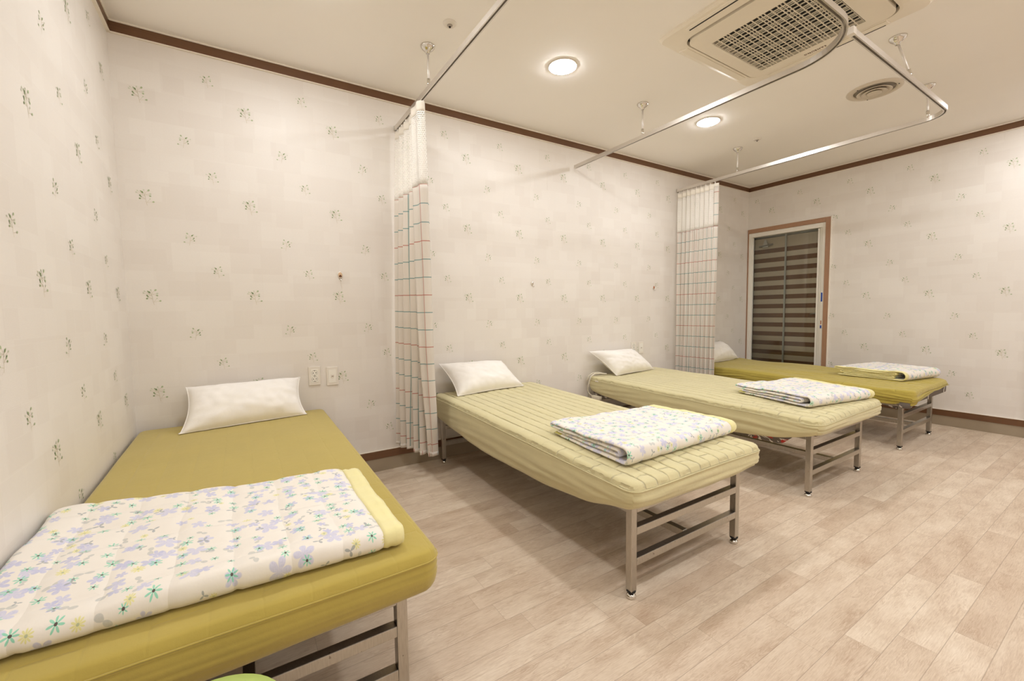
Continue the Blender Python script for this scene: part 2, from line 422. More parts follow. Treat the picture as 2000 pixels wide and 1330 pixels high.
# branch: start, end (leaf), leaf radius, tone
LV = [((-.002, -.036), (.034, -.029), .0068, 1), ((0, -.034), (.017, -.014), .0050, 2), ((-.006, -.018), (-.036, -.016), .0058, 0),
      ((-.006, -.018), (-.030, -.004), .0056, 1), ((-.006, -.018), (-.034, .002), .0058, 0), ((-.008, 0), (-.052, .017), .0055, 2),
      ((-.008, 0), (-.046, .027), .0050, 2), ((-.009, .006), (-.022, .021), .0074, 0), ((-.009, .006), (-.029, .026), .0052, 1),
      ((-.007, .018), (-.013, .034), .0055, 2), ((-.007, .018), (.012, .034), .0074, 1), ((-.006, .010), (.020, .014), .0070, 2),
      ((-.006, .010), (.019, .002), .0066, 1)]
def motif(V, Fc, mi, base, ux, scale, nrm, small):
    def pt(p, k=1.): return base + ux * p[0] * scale * .86 + np.array([0, 0, p[1] * scale]) + nrm * .0006 * k
    def strip(a, b, w_):
        a, b = np.array(a), np.array(b); d = b - a; L = np.hypot(*d); n = np.array([-d[1], d[0]]) / L * w_
        i = len(V); V.extend([pt(a - n), pt(a + n), pt(b + n), pt(b - n)]); Fc.append((i, i + 1, i + 2, i + 3)); mi.append(4)
    for tw in TWIG:
        for a, b in zip(tw, tw[1:]): strip(a, b, .0008)
    for j, (a, b, r, tone) in enumerate(LV):
        if small and j in (1, 6, 9): continue
        strip(a, b, .0005); a, b = np.array(a), np.array(b); d = (b - a) / np.hypot(*(b - a)); n = np.array([-d[1], d[0]])
        i = len(V); K = 9
        for k in range(K):
            th = 2 * PI * k / K; c, s = math.cos(th), math.sin(th)
            V.append(pt(b + d * r * (c * 1.0 - .15) + n * r * .72 * s * (1 if c > 0 else .55 + .45 * (1 + c)), 1.6))
        Fc.append(tuple(range(i, i + K))); mi.append(1 + tone)
def wall(name, p0, p1, nrm, anchor, ux, holes=None):
    """p0,p1: plan end points. anchor: u of a large motif, measured along ux."""
    V, Fc, mi = [], [], []; nrm = np.array(nrm, float); ux = np.array(ux, float)
    a, b = np.array(p0, float), np.array(p1, float); T = .12
    A = np.array([a[0], a[1], 0]); B = np.array([b[0], b[1], 0])
    def slab(u0, u1, z0, z1):
        i = len(V); q0 = A + (B - A) * u0; q1 = A + (B - A) * u1
        for k in (0, 1):
            o = -nrm * T * k
            V.extend([q0 + o + [0, 0, z0], q1 + o + [0, 0, z0], q1 + o + [0, 0, z1], q0 + o + [0, 0, z1]])
        Fc.extend([(i, i + 1, i + 2, i + 3), (i + 7, i + 6, i + 5, i + 4), (i, i + 4, i + 5, i + 1), (i + 3, i + 2, i + 6, i + 7), (i, i + 3, i + 7, i + 4), (i + 1, i + 5, i + 6, i + 2)])
        mi.extend([0] * 6)
    if holes:
        h0, h1, zt = holes; slab(0, h0, 0, HC) if h0 > 0 else None; slab(h0, h1, zt, HC); slab(h1, 1, 0, HC)
    else: slab(0, 1, 0, HC)
    if anchor is not None:
        L = np.linalg.norm(B - A); ua = A @ ux; ub = B @ ux; lo, hi = min(ua, ub) + .05, max(ua, ub) - .05
        plane = A - ux * (A @ ux)
        for du, dz, sc_, sm in ((0, 2.303, .94, False), (.302, 2.447, .74, True), (.172, 2.093, .76, True)):
            for i in range(-16, 17):
                for j in range(-1, 6):
                    u = anchor + du + i * .4815; z = dz - j * .534
                    if not (lo < u < hi and .20 < z < 2.54): continue
                    if holes:
                        q = plane + ux * u; fr = np.linalg.norm(q - A) / L
                        if h0 - .012 < fr < h1 + .012 and z < zt + .05: continue
                    mirror = -1 if (dz == 2.093) else 1
                    motif(V, Fc, mi, plane + ux * u + np.array([0, 0, z]), ux * mirror, sc_, nrm, sm)
    o = mk(name, V, Fc, [M['wall'], M['leaf_dark'], M['leaf_mid'], M['leaf_pale'], M['twig']], mi=mi)
    return tag(o, kind='structure')
wall('wall_back', (XL - .12, YB), (XR + .12, YB), (0, -1, 0), -.392, (1, 0, 0))
wall('wall_left', (XL, YF), (XL, YB), (1, 0, 0), 1.888, (0, 1, 0))
# right wall with the window opening: u measured from the back corner toward the camera
WY0, WY1, WZT = 2.165, 3.012, 2.062
LR = YB - YF
wall('wall_right', (XR, YB), (XR, YF), (-1, 0, 0), -.815, (0, -1, 0), holes=((YB - WY1) / LR, (YB - WY0) / LR, WZT))
wall('wall_front', (XL - .12, YF), (XR + .12, YF), (0, 1, 0), None, (1, 0, 0))
tag(box('floor', (XL - .12, XR + .5, YF - .12, YB + .12, -.1, 0), M['floor']), kind='structure')
tag(box('ceiling', (XL - .12, XR + .5, YF - .12, YB + .12, HC, HC + .1), M['ceiling']), kind='structure')
def trims():
    ct, cb = HC - .008, HC - .060; T = .012
    for nm, a in (('trim_1', (XL, XR, YB - T, YB, cb, ct)), ('trim_2', (XL, XL + T, YF, YB - T, cb, ct)), ('trim_3', (XR - T, XR, YF, YB - T, cb, ct)), ('trim_4', (XL + T, XR - T, YF, YF + T, cb, ct))):
        o = tag(box(nm, a, M['crown'], bev=.002), kind='structure')
        x0, x1, y0, y1, _, _ = a
        e = .0035
        b = (x0 - (e if x0 == XR - T else 0), x1 + (e if x1 == XL + T else 0), y0 - (e if y0 == YB - T else 0), y1 + (e if y1 == YF + T else 0))
        box('caulk_line', b + (ct, HC), M['white_line'], o); box('caulk_line', b + (cb - .004, cb), M['white_line'], o)
    bt, bm_, T = .148, .093, .012
    for nm, a in (('baseboard_back', (XL, XR, YB - T, YB)), ('baseboard_left', (XL, XL + T, YF, YB - T)), ('baseboard_right', (XR - T, XR, YF, WY0 - .06)), ('baseboard_front', (XL + T, XR - T, YF, YF + T))):
        o = tag(box(nm, a + (bm_, bt), M['crown'], bev=.002), kind='structure')
        box('caulk_line', a + (bt, bt + .004), M['white_line'], o)
        x0, x1, y0, y1 = a; s = .006
        box('floor_cove', (x0 + (s if x0 == XR - T else 0), x1 - (s if x1 == XL + T else 0), y0 + (s if y0 == YB - T else 0), y1 - (s if y1 == YF + T else 0), 0, bm_), M['cove'], o)
trims()
# door whose casing edge is seen at the right end of the right wall
def door():
    root = bpy.data.objects.new('door_1', None); C.objects.link(root); root.location = (XR, .20, 0); tag(root, kind='structure')
    bm = bmesh.new()
    add_box(bm, XR - .022, XR - .0005, .587, .655, 0, 2.08, bev=.003); add_box(bm, XR - .022, XR - .0005, -.285, -.217, 0, 2.08, bev=.003)
    add_box(bm, XR - .022, XR - .0005, -.217, .587, 2.012, 2.08, bev=.003)
    from_bm('casing', bm, M['casing'], root)
    lf = box('door_leaf', (XR - .015, XR - .0125, -.215, .585, .006, 2.010), M['crown'], root)
    for z0, z1 in ((.25, .95), (1.10, 1.85)): box('panel', (XR - .019, XR - .0148, -.09, .46, z0, z1), M['crown'], lf, bev=.002)
    hd = tube('door_handle', [(XR - .018, -.14, 1.0), (XR - .06, -.14, 1.0), (XR - .064, -.12, 1.0), (XR - .064, -.02, 1.0)], .009, M['chrome'], root, 12)
door()
# ------------------------------------------------------------------ window
def window():
    root = bpy.data.objects.new('window_1', None); C.objects.link(root); root.location = (XR, (WY0 + WY1) / 2, 0); tag(root, kind='structure')
    # casing: top + near jamb + thin far jamb, floor length
    bm = bmesh.new(); add_box(bm, XR - .018, XR + .10, WY0 - .05, WY0, 0, WZT + .05, bev=.003)
    add_box(bm, XR - .018, XR + .10, WY0, WY1, WZT, WZT + .05, bev=.003)
    add_box(bm, XR - .010, XR + .10, WY1, WY1 + .012, 0, WZT + .05)
    from_bm('casing', bm, M['casing'], root)
    bm = bmesh.new()
    add_box(bm, XR - .021, XR - .0, WY0 - .055, WY0 - .050, 0, WZT + .055); add_box(bm, XR - .021, XR, WY0 - .055, WY1, WZT + .05, WZT + .055)
    from_bm('caulk_line', bm, M['white_line'], root)
    # outer white frame
    y0, y1, zt = WY0, WY1, WZT; bm = bmesh.new()
    for a in ((XR - .008, XR + .07, y0, y0 + .030, .06, zt), (XR - .008, XR + .07, y1 - .030, y1, .06, zt), (XR - .008, XR + .07, y0 + .03, y1 - .03, zt - .052, zt), (XR - .008, XR + .07, y0 + .03, y1 - .03, 0, .06)):
        add_box(bm, *a, bev=.003)
    from_bm('window_frame', bm, M['frame'], root)
    # sash stile at the near side with two grooves
    bm = bmesh.new()
    add_box(bm, XR + .006, XR + .05, y0 + .030, y0 + .048, .06, zt - .052, bev=.002); add_box(bm, XR + .012, XR + .05, y0 + .049, y0 + .062, .06, zt - .052, bev=.002)
    add_box(bm, XR + .004, XR + .05, y0 + .063, y0 + .080, .06, zt - .058, bev=.002); add_box(bm, XR + .012, XR + .05, y1 - .042, y1 - .030, .06, zt - .052, bev=.002)
    from_bm('sash', bm, M['frame'], root)
    box('mullion', (XR + .055, XR + .070, 2.597, 2.613, .06, zt - .055), M['mullion'], root)
    box('window_pane', (XR + .036, XR + .040, y0 + .075, y1 - .035, .06, zt - .052), M['glass'], root)
    for z0, z1 in ((1.185, 1.285), (.885, .918)):
        s = box('sticker', (XR - .0095, XR - .0075, y0 + .012, y0 + .026, z0, z1), M['blue'], root); s['label'] = 'blue sticker on the white frame'
    s = box('sticker', (XR - .0095, XR - .0075, y0 + .014, y0 + .023, .93, .972), M['orange'], root); s['label'] = 'small orange mark on the white frame'
    # recess behind: night outside
    bm = bmesh.new(); add_box(bm, XR + .26, XR + .28, y0 - .1, y1 + .1, 0, zt + .1); from_bm('outer_panel', bm, M['dark'], root)
    bm = bmesh.new()
    add_box(bm, XR + .10, XR + .27, y0 - .03, y0, 0, zt + .03); add_box(bm, XR + .10, XR + .27, y1, y1 + .015, 0, zt + .03); add_box(bm, XR + .10, XR + .27, y0, y1, zt, zt + .03)
    from_bm('reveal', bm, M['dark'], root)
    # roller blind behind the glass
    b = thing('roller_blind', 'brown and taupe striped roller blind behind the window glass', 'blind', (XR + .10, 2.6, 0))
    y_a, y_b = y0 + .02, y1 - .02; n = 40; V, Fc = [], []
    for i in range(n + 1):
        for j in range(2):
            z = .10 + (zt - .07 - .10) * i / n
            for k in range(2): V.append((XR + .095 + .003 * k + .0008 * math.sin(i * 2.1), y_a if j == 0 else y_b, z))
    for i in range(n):
        a = i * 4; Fc += [(a, a + 2, a + 6, a + 4), (a + 1, a + 5, a + 7, a + 3), (a, a + 4, a + 5, a + 1), (a + 2, a + 3, a + 7, a + 6)]
    mk('fabric', V, Fc, M['blind'], b)
    tube('roller', [(XR + .13, y_a, zt - .045), (XR + .13, y_b, zt - .045)], .02, M['frame'], b, 16)
    box('bottom_bar', (XR + .088, XR + .106, y_a, y_b, .08, .105), M['board'], b, bev=.003)
    # plate and bar modelled in place of a pale reflection in the glass
    k = thing('window_reflection', 'white triangular shape with a short bar, standing for a reflection in the window glass', 'reflection', (XR + .05, 2.83, 1.93))
    yc = 2.845; x0 = XR + .072
    V = [(x0, yc - .034, 1.877), (x0, yc + .034, 1.877), (x0, yc + .012, 1.965), (x0, yc - .012, 1.965)]
    V += [(x - .010, y, z) for x, y, z in V]
    mk('plate', V, [(0, 1, 2, 3), (7, 6, 5, 4), (0, 4, 5, 1), (1, 5, 6, 2), (2, 6, 7, 3), (3, 7, 4, 0)], M['white_plastic'], k)
    tube('bar', [(x0 - .004, yc - .085, 1.905), (x0 - .004, yc + .075, 1.893)], .010, M['grey_recess'], k, 12)
    # lever handle in front of the blind, seen at the near edge
    tube('lever', [(x0, y0 + .07, 1.052), (x0, y0 + .10, 1.052), (x0, y0 + .165, 1.045)], [.008, .009, .004], M['grey_recess'], root, 10)
window()

# ------------------------------------------------------------------ ceiling things
for i, (x, y) in enumerate(LAMPS):
    lab = {(1.77, 2.15): 'lit round white ceiling downlight, the larger one left of the air conditioner',
           (3.29, 2.15): 'lit round white ceiling downlight, the smaller one beyond the middle curtain rail'}.get((x, y), 'unseen round ceiling downlight outside the picture, helping to light the room')
    g = 'recessed ceiling downlights' if (x, y) in ((1.77, 2.15), (3.29, 2.15)) else 'unseen ceiling downlights outside the frame'
    t = thing('ceiling_downlight', lab, 'ceiling light', (x, y, HC), g)
    lathe('rim', [(.092, 0), (.092, -.003), (.088, -.006), (.083, -.006), (.083, 0)], (x, y, HC), M['white_plastic'], t, 40)
    lathe('diffuser', [(.083, -.001), (.082, -.006), (.076, -.010), (.055, -.012), (.02, -.013)], (x, y, HC), M['lamp'], t, 40)

def cassette():
    cx, cy_, h = 2.53, 1.205, .472; z = HC
    t = thing('air_conditioner', 'cream square ceiling cassette air conditioner with a woven central grille', 'air conditioner', (cx, cy_, z))
    def rr(hw, r, n=8, dx=0, dy=0):
        P = []
        for q, (sx, sy) in enumerate(((1, 1), (-1, 1), (-1, -1), (1, -1))):
            for k in range(n + 1):
                a = (q * 90 + 90 * k / n) * PI / 180
                P.append((cx + dx + sx * (hw - r) + r * math.cos(a), cy_ + dy + sy * (hw - r) + r * math.sin(a)))
        return P
    def stack(name, layers, mat, hole=False):
        V, Fc = [], []; n = len(layers[0][0])
        for P, zz in layers: V += [(x, y, zz) for x, y in P]
        for i in range(len(layers) - 1):
            for k in range(n): Fc.append((i * n + k, (i + 1) * n + k, (i + 1) * n + (k + 1) % n, i * n + (k + 1) % n))
        if not hole: Fc.append(tuple(range(n))[::-1]); Fc.append(tuple((len(layers) - 1) * n + k for k in range(n)))
        else:
            a = (len(layers) - 1) * n
            for k in range(n): Fc.append((a + k, k, (k + 1) % n, a + (k + 1) % n))
        return mk(name, V, Fc, mat, t)
    # outer panel as a ring, sloping slightly down to the inner panel
    stack('outer_panel', [(rr(h, .05), z), (rr(h, .05), z - .010), (rr(h - .012, .045), z - .020), (rr(.385, .07), z - .034), (rr(.374, .07), z - .034), (rr(.374, .07), z - .002)], M['ac'], hole=True)
    # dark gap around the central panel
    stack('panel_gap', [(rr(.378, .065), z - .001), (rr(.378, .065), z - .009)], M['black'])
    gh = .262; gx, gy = .03, .02
    P0, P1 = rr(.361, .06), None
    # central panel as a plate with a square opening
    n = len(P0)
    sq = []
    for (x, y) in P0:
        ax, ay = (x - cx), (y - cy_); m = max(abs(ax), abs(ay)); sq.append((cx + gx + ax / m * gh, cy_ + gy + ay / m * gh))
    stack('centre_panel', [(P0, z - .010), (P0, z - .040), (sq, z - .040), (sq, z - .010)], M['ac'], hole=True)
    box('grille_back', (cx + gx - gh, cx + gx + gh, cy_ + gy - gh, cy_ + gy + gh, z - .012, z - .010), M['black'], t)  # black sheet that paints the shade inside the grille holes
    # woven grille: wide bars alternate with fine ones
    bm = bmesh.new(); N = 17; st = 2 * gh / N; X0, Y0 = cx + gx, cy_ + gy
    for i in range(N + 1):
        u = -gh + i * st; wv = .0046
        add_box(bm, X0 + u - wv / 2, X0 + u + wv / 2, Y0 - gh, Y0 + gh, z - .0405, z - .0362)
        add_box(bm, X0 - gh, X0 + gh, Y0 + u - wv / 2, Y0 + u + wv / 2, z - .0400, z - .0362)
    for i in range(N):
        for j in range(N):
            u = -gh + (i + .5) * st; v = -gh + (j + .5) * st
            if (i // 1) % 3 == 1: add_box(bm, X0 + u - .0016, X0 + u + .0016, Y0 + v - st / 2, Y0 + v + st / 2, z - .0395, z - .0362)
            if j % 3 == 2: add_box(bm, X0 + u - st / 2, X0 + u + st / 2, Y0 + v - .0016, Y0 + v + .0016, z - .0395, z - .0362)
    from_bm('grille', bm, M['ac2'], t)
    # four air flaps with a dark slot each
    for k in range(4):
        a = k * PI / 2; ca, sa = math.cos(a), math.sin(a)
        def loc(u, v): return (cx + u * ca - v * sa, cy_ + u * sa + v * ca)
        V = []
        for u, zz in ((.388, z - .036), (.428, z - .035), (.446, z - .0290)):
            for v in (-.30, .30): V.append(loc(u, v) + (zz,))
        for u, zz in ((.388, z - .026), (.428, z - .024), (.446, z - .018)):
            for v in (-.30, .30): V.append(loc(u, v) + (zz,))
        Fc = [(0, 1, 3, 2), (2, 3, 5, 4), (6, 8, 9, 7), (8, 10, 11, 9), (4, 5, 11, 10), (0, 6, 7, 1), (0, 2, 8, 6), (2, 4, 10, 8), (1, 7, 9, 3), (3, 9, 11, 5)]
        f = mk('air_flap', V, Fc, M['ac'], t)
        V = []
        for u in (.4275, .4325):
            for v in (-.285, .285):
                for zz in (z - .0365, z - .030): V.append(loc(u, v) + (zz,))
        if k in (2, 0): mk('slot', V, [(0, 1, 3, 2), (4, 6, 7, 5), (0, 4, 5, 1), (2, 3, 7, 6), (0, 2, 6, 4), (1, 5, 7, 3)], M['black'], f)
    # maker's name
    cu = bpy.data.curves.new('maker_name', 'FONT'); cu.body = 'SAMSUNG'; cu.size = .021; cu.extrude = .0004; cu.align_x = 'CENTER'; cu.space_character = 1.25
    to = bpy.data.objects.new('maker_name', cu); C.objects.link(to)
    dg = bpy.context.evaluated_depsgraph_get(); me = bpy.data.meshes.new_from_object(to.evaluated_get(dg)); bpy.data.objects.remove(to)
    me.materials.clear(); me.materials.append(M['hookbrown'])
    me.transform(Matrix.Translation((2.868, 1.215, z - .0408)) @ Matrix.Rotation(-PI / 2, 4, 'Z') @ Matrix.Rotation(PI, 4, 'Y'))
    o = bpy.data.objects.new('maker_name', me); C.objects.link(o); o.parent = t; me.transform(Matrix.Translation((-cx, -cy_, -z)))
    o['label'] = 'dark lettering on the centre panel'
cassette()

def round_vent():
    c = (3.842, 1.243, HC); t = thing('ceiling_vent', 'round painted metal ceiling air diffuser with concentric rings', 'vent', c)
    lathe('flange', [(.158, 0), (.156, -.003), (.146, -.008), (.126, -.010), (.119, -.007), (.116, -.001)], c, M['vent'], t, 56)
    lathe('throat', [(.118, -.0005), (.118, -.0025)], c, M['vent_grey'], t, 56)
    lathe('ring', [(.078, -.0025), (.094, -.014), (.099, -.016), (.096, -.019), (.078, -.010), (.06, -.004)], c, M['vent'], t, 56)
    lathe('ring', [(.050, -.006), (.068, -.019), (.073, -.022), (.069, -.025), (.045, -.015), (.02, -.014)], c, M['vent'], t, 56)
    lathe('ring', [(.030, -.0155), (.040, -.021), (.043, -.024), (.036, -.026), (.01, -.022)], c, M['vent'], t, 40)
    for a in (.6, 2.7, 4.8):
        lathe('screw', [(.004, -.0105), (.0035, -.0125)], (c[0] + .132 * math.cos(a), c[1] + .132 * math.sin(a), HC), M['black'], t, 8)
round_vent()
def sprinkler(x, y, r, label, name, cat):
    t = thing(name, label, cat, (x, y, HC))
    lathe('cover', [(r, 0), (r, -.003), (r * .85, -.008), (r * .45, -.010)], (x, y, HC), M['white_plastic'], t, 28)
    lathe('sensor_tip', [(r * .40, -.0095), (r * .38, -.013), (r * .22, -.017)], (x, y, HC), M['grey_recess'], t, 20)
    lathe('centre_pin', [(r * .16, -.017), (r * .12, -.022)], (x, y, HC), M['dark'], t, 12)
sprinkler(1.007, 2.150, .036, 'small round white sprinkler on the ceiling near the left curtain rail', 'sprinkler_head', 'sprinkler')
sprinkler(4.003, 2.135, .034, 'small round white sprinkler on the ceiling above the far curtain rail', 'sprinkler_head', 'sprinkler')

# ------------------------------------------------------------------ curtain rails
RZ = 2.389
PROF = [(-.011, 0), (-.011, .028), (.011, .028), (.011, 0), (.0045, 0), (.0045, .003), (.008, .003), (.008, .022), (-.008, .022), (-.008, .003), (-.0045, .003), (-.0045, 0)]
def arc(c, r, a0, a1, n=14):
    return [(c[0] + r * math.cos(a0 + (a1 - a0) * k / n), c[1] + r * math.sin(a0 + (a1 - a0) * k / n), RZ) for k in range(n + 1)]
def hanger(t, x, y, bx=None, by=None):
    bx = x if bx is None else bx; by = y if by is None else by
    h = lathe('ceiling_flange', [(.042, 0), (.041, -.006), (.034, -.016), (.022, -.026), (.013, -.032), (.011, -.040)], (x, y, HC), M['chrome'], t, 32)
    tube('hanger_rod', [(bx, by, RZ + .026), (bx + (x - bx) * .98, by + (y - by) * .98, HC - .03)], .0062, M['satin'], t, 12)
    tube('rod_ferrule', [(bx, by, RZ + .020), (bx + (x - bx) * .2, by + (y - by) * .2, RZ + .072)], .0095, M['chrome'], t, 12)
def rails():
    r1 = thing('curtain_rail', 'straight aluminium curtain rail above the left plaid curtain', 'curtain rail', (.979, 3.0, RZ), 'ceiling curtain rails')
    sweep('track', [(.979, 3.005, RZ), (.979, 2.2, RZ), (.979, .90, RZ)], PROF, M['alu'], r1)
    box('end_cap', (.966, .992, 3.005, 3.013, RZ - .003, RZ + .031), M['steel'], r1); hanger(r1, .979, 2.393)
    r2 = thing('curtain_rail', 'aluminium curtain rail curving under the air conditioner, with no curtain on it', 'curtain rail', (2.590, 2.99, RZ), 'ceiling curtain rails')
    R_ = .30; y0 = .873
    sweep('track', [(2.590, 2.985, RZ), (2.590, 2.0, RZ)] + arc((2.590 - R_, y0 + R_), R_, 0, -PI / 2) + [(1.8, y0, RZ), (1.0, y0, RZ)], PROF, M['alu'], r2)
    hanger(r2, 2.590, 2.224)
    r3 = thing('curtain_rail', 'aluminium curtain rail with a rounded corner above the far plaid curtain', 'curtain rail', (4.071, 3.0, RZ), 'ceiling curtain rails')
    R_ = .15; y0 = .895
    sweep('track', [(4.071, 3.010, RZ), (4.071, 2.0, RZ)] + arc((4.071 - R_, y0 + R_), R_, 0, -PI / 2) + [(3.0, y0, RZ), (2.472, y0, RZ)], PROF, M['alu'], r3)
    box('end_cap', (4.058, 4.084, 3.008, 3.016, RZ - .003, RZ + .031), M['steel'], r3)
    bm = bmesh.new(); add_box(bm, 2.458, 2.490, y0 - .014, y0 + .014, RZ - .002, RZ + .031, bev=.002)
    from_bm('joint_bracket', bm, M['white_plastic'], r3)
    hanger(r3, 4.071, 2.351); hanger(r3, 4.092, 1.026, 4.062, 1.01); hanger(r3, 3.225, .945, 3.285, .895)
rails()

# ------------------------------------------------------------------ curtains
def curtain(label, top, bot, zt, zb, cloth_len, pleats, amp, seam, rise=0, fold=None, loc=None, seed=1):
    """top/bot: plan polylines (wall end first). fold(z01)-> width of the leading edge turned back toward the viewer."""
    root = thing('privacy_curtain', label, 'curtain', loc, 'plaid privacy curtains')
    top, bot = np.array(top, float), np.array(bot, float)
    def poly(P, s):
        d = np.r_[0, np.cumsum(np.linalg.norm(np.diff(P, axis=0), axis=1))]; d /= d[-1]
        return np.stack([np.interp(s, d, P[:, 0]), np.interp(s, d, P[:, 1])], -1)
    NS = pleats * 16; S_ = np.linspace(0, 1, NS + 1); wv = Wave(seed, 8, .5, 3)
    def section(z):
        f = (zt - z) / (zt - zb)
        P = poly(top, S_) * (1 - f) + poly(bot, S_) * f
        d = np.gradient(P, axis=0); d /= np.linalg.norm(d, axis=1)[:, None]; n = np.stack([d[:, 1], -d[:, 0]], -1)
        ph = 2 * PI * pleats * (S_ + .012 * wv(S_ * 3, np.full_like(S_, f)))
        sn = np.sin(ph); a = amp * (.55 + .45 * min(1, f * 3)) * (1 + .35 * wv(S_ * 4, np.full_like(S_, f * .6)))
        off = np.sign(sn) * np.abs(sn) ** .7 * a
        P = P + n * off[:, None] + d * (np.sin(2 * ph) * amp * .22)[:, None]
        if fold:
            wd = fold(f); e = P[-1].copy(); dd = -d[-8]; k = np.linspace(0, 1, 14)[1:]
            nn = np.array([-1.0, -.35]) / 1.06 * .030
            back = e + dd * (wd * k)[:, None] + nn * np.minimum(1, k * 4)[:, None] ** .6 + np.array([-1, 0]) * (.006 * np.sin(k * 7))[:, None]
            P = np.vstack([P, back])
        return P
    def sheet(name, z0, z1, nz, mat, sel=None, thick=.0016):
        zs = np.linspace(z0, z1, nz + 1); V, U = [], []
        ref = section((z0 + z1) / 2)
        u = np.r_[0, np.cumsum(np.linalg.norm(np.diff(ref, axis=0), axis=1))]; u *= (cloth_len / u[-1] if cloth_len else 1)
        idx = np.arange(len(u)) if sel is None else np.arange(len(u))[sel]
        for z in zs:
            P = section(z)[idx]; sag = .010 * wv(u[idx] * 2, 0 * idx)
            for k, i in enumerate(idx):
                V.append((P[k, 0], P[k, 1], z + rise * max(0, 1 - i / NS) * ((zt - z) / (zt - zb)) ** 2 + (sag[k] if z == zs[-1] and z1 == zb else 0))); U.append((u[i], seam - z))
        n = len(idx); Fc = [(j * n + i, j * n + i + 1, (j + 1) * n + i + 1, (j + 1) * n + i) for j in range(nz) for i in range(n - 1)]
        o = mk(name, V, Fc, mat, root, True, U)
        m = o.modifiers.new('thickness', 'SOLIDIFY'); m.thickness = thick; m.offset = 0
        return o
    sheet('cloth_panel', seam, zb, 60, M['plaid'])
    sheet('netting', zt - .055, seam, 10, M['net'], thick=.0008)
    sheet('header_band', zt, zt - .055, 3, M['header'])
    hm = sheet('bottom_hem', zb + .028, zb, 1, M['plaid'], thick=.005)
    # solid edge strip that runs up beside the netting
    ne = len(section(1.0)); k = 20
    if not fold: sheet('edge_strip', zt - .03, seam, 8, M['plaid'], sel=slice(ne - k, ne), thick=.003)
    for k in range(pleats):
        p = poly(top, (k + .25) / pleats)
        box('runner_hook', (p[0] - .004, p[0] + .004, p[1] - .004, p[1] + .004, zt - .01, RZ + .004), M['white_plastic'], root, bev=.001)
curtain('white plaid privacy curtain gathered between the left bed and the second bed', [(.979, 3.0), (.979, 2.47)],
        [(.915, 3.0), (.945, 2.88), (1.02, 2.74), (1.105, 2.70)], 2.372, .145, None, 6, .023, 1.905, rise=.04,
        fold=lambda f: .15 - .11 * f, loc=(.979, 2.75, 0), seed=3)
curtain('white plaid privacy curtain hanging flat beside the third bed, with a netting top', [(4.071, 3.0), (4.071, 2.535)],
        [(4.055, 3.0), (4.06, 2.55)], 2.372, .145, 3.2, 9, .024, 1.950, loc=(4.071, 2.78, 0), seed=11)

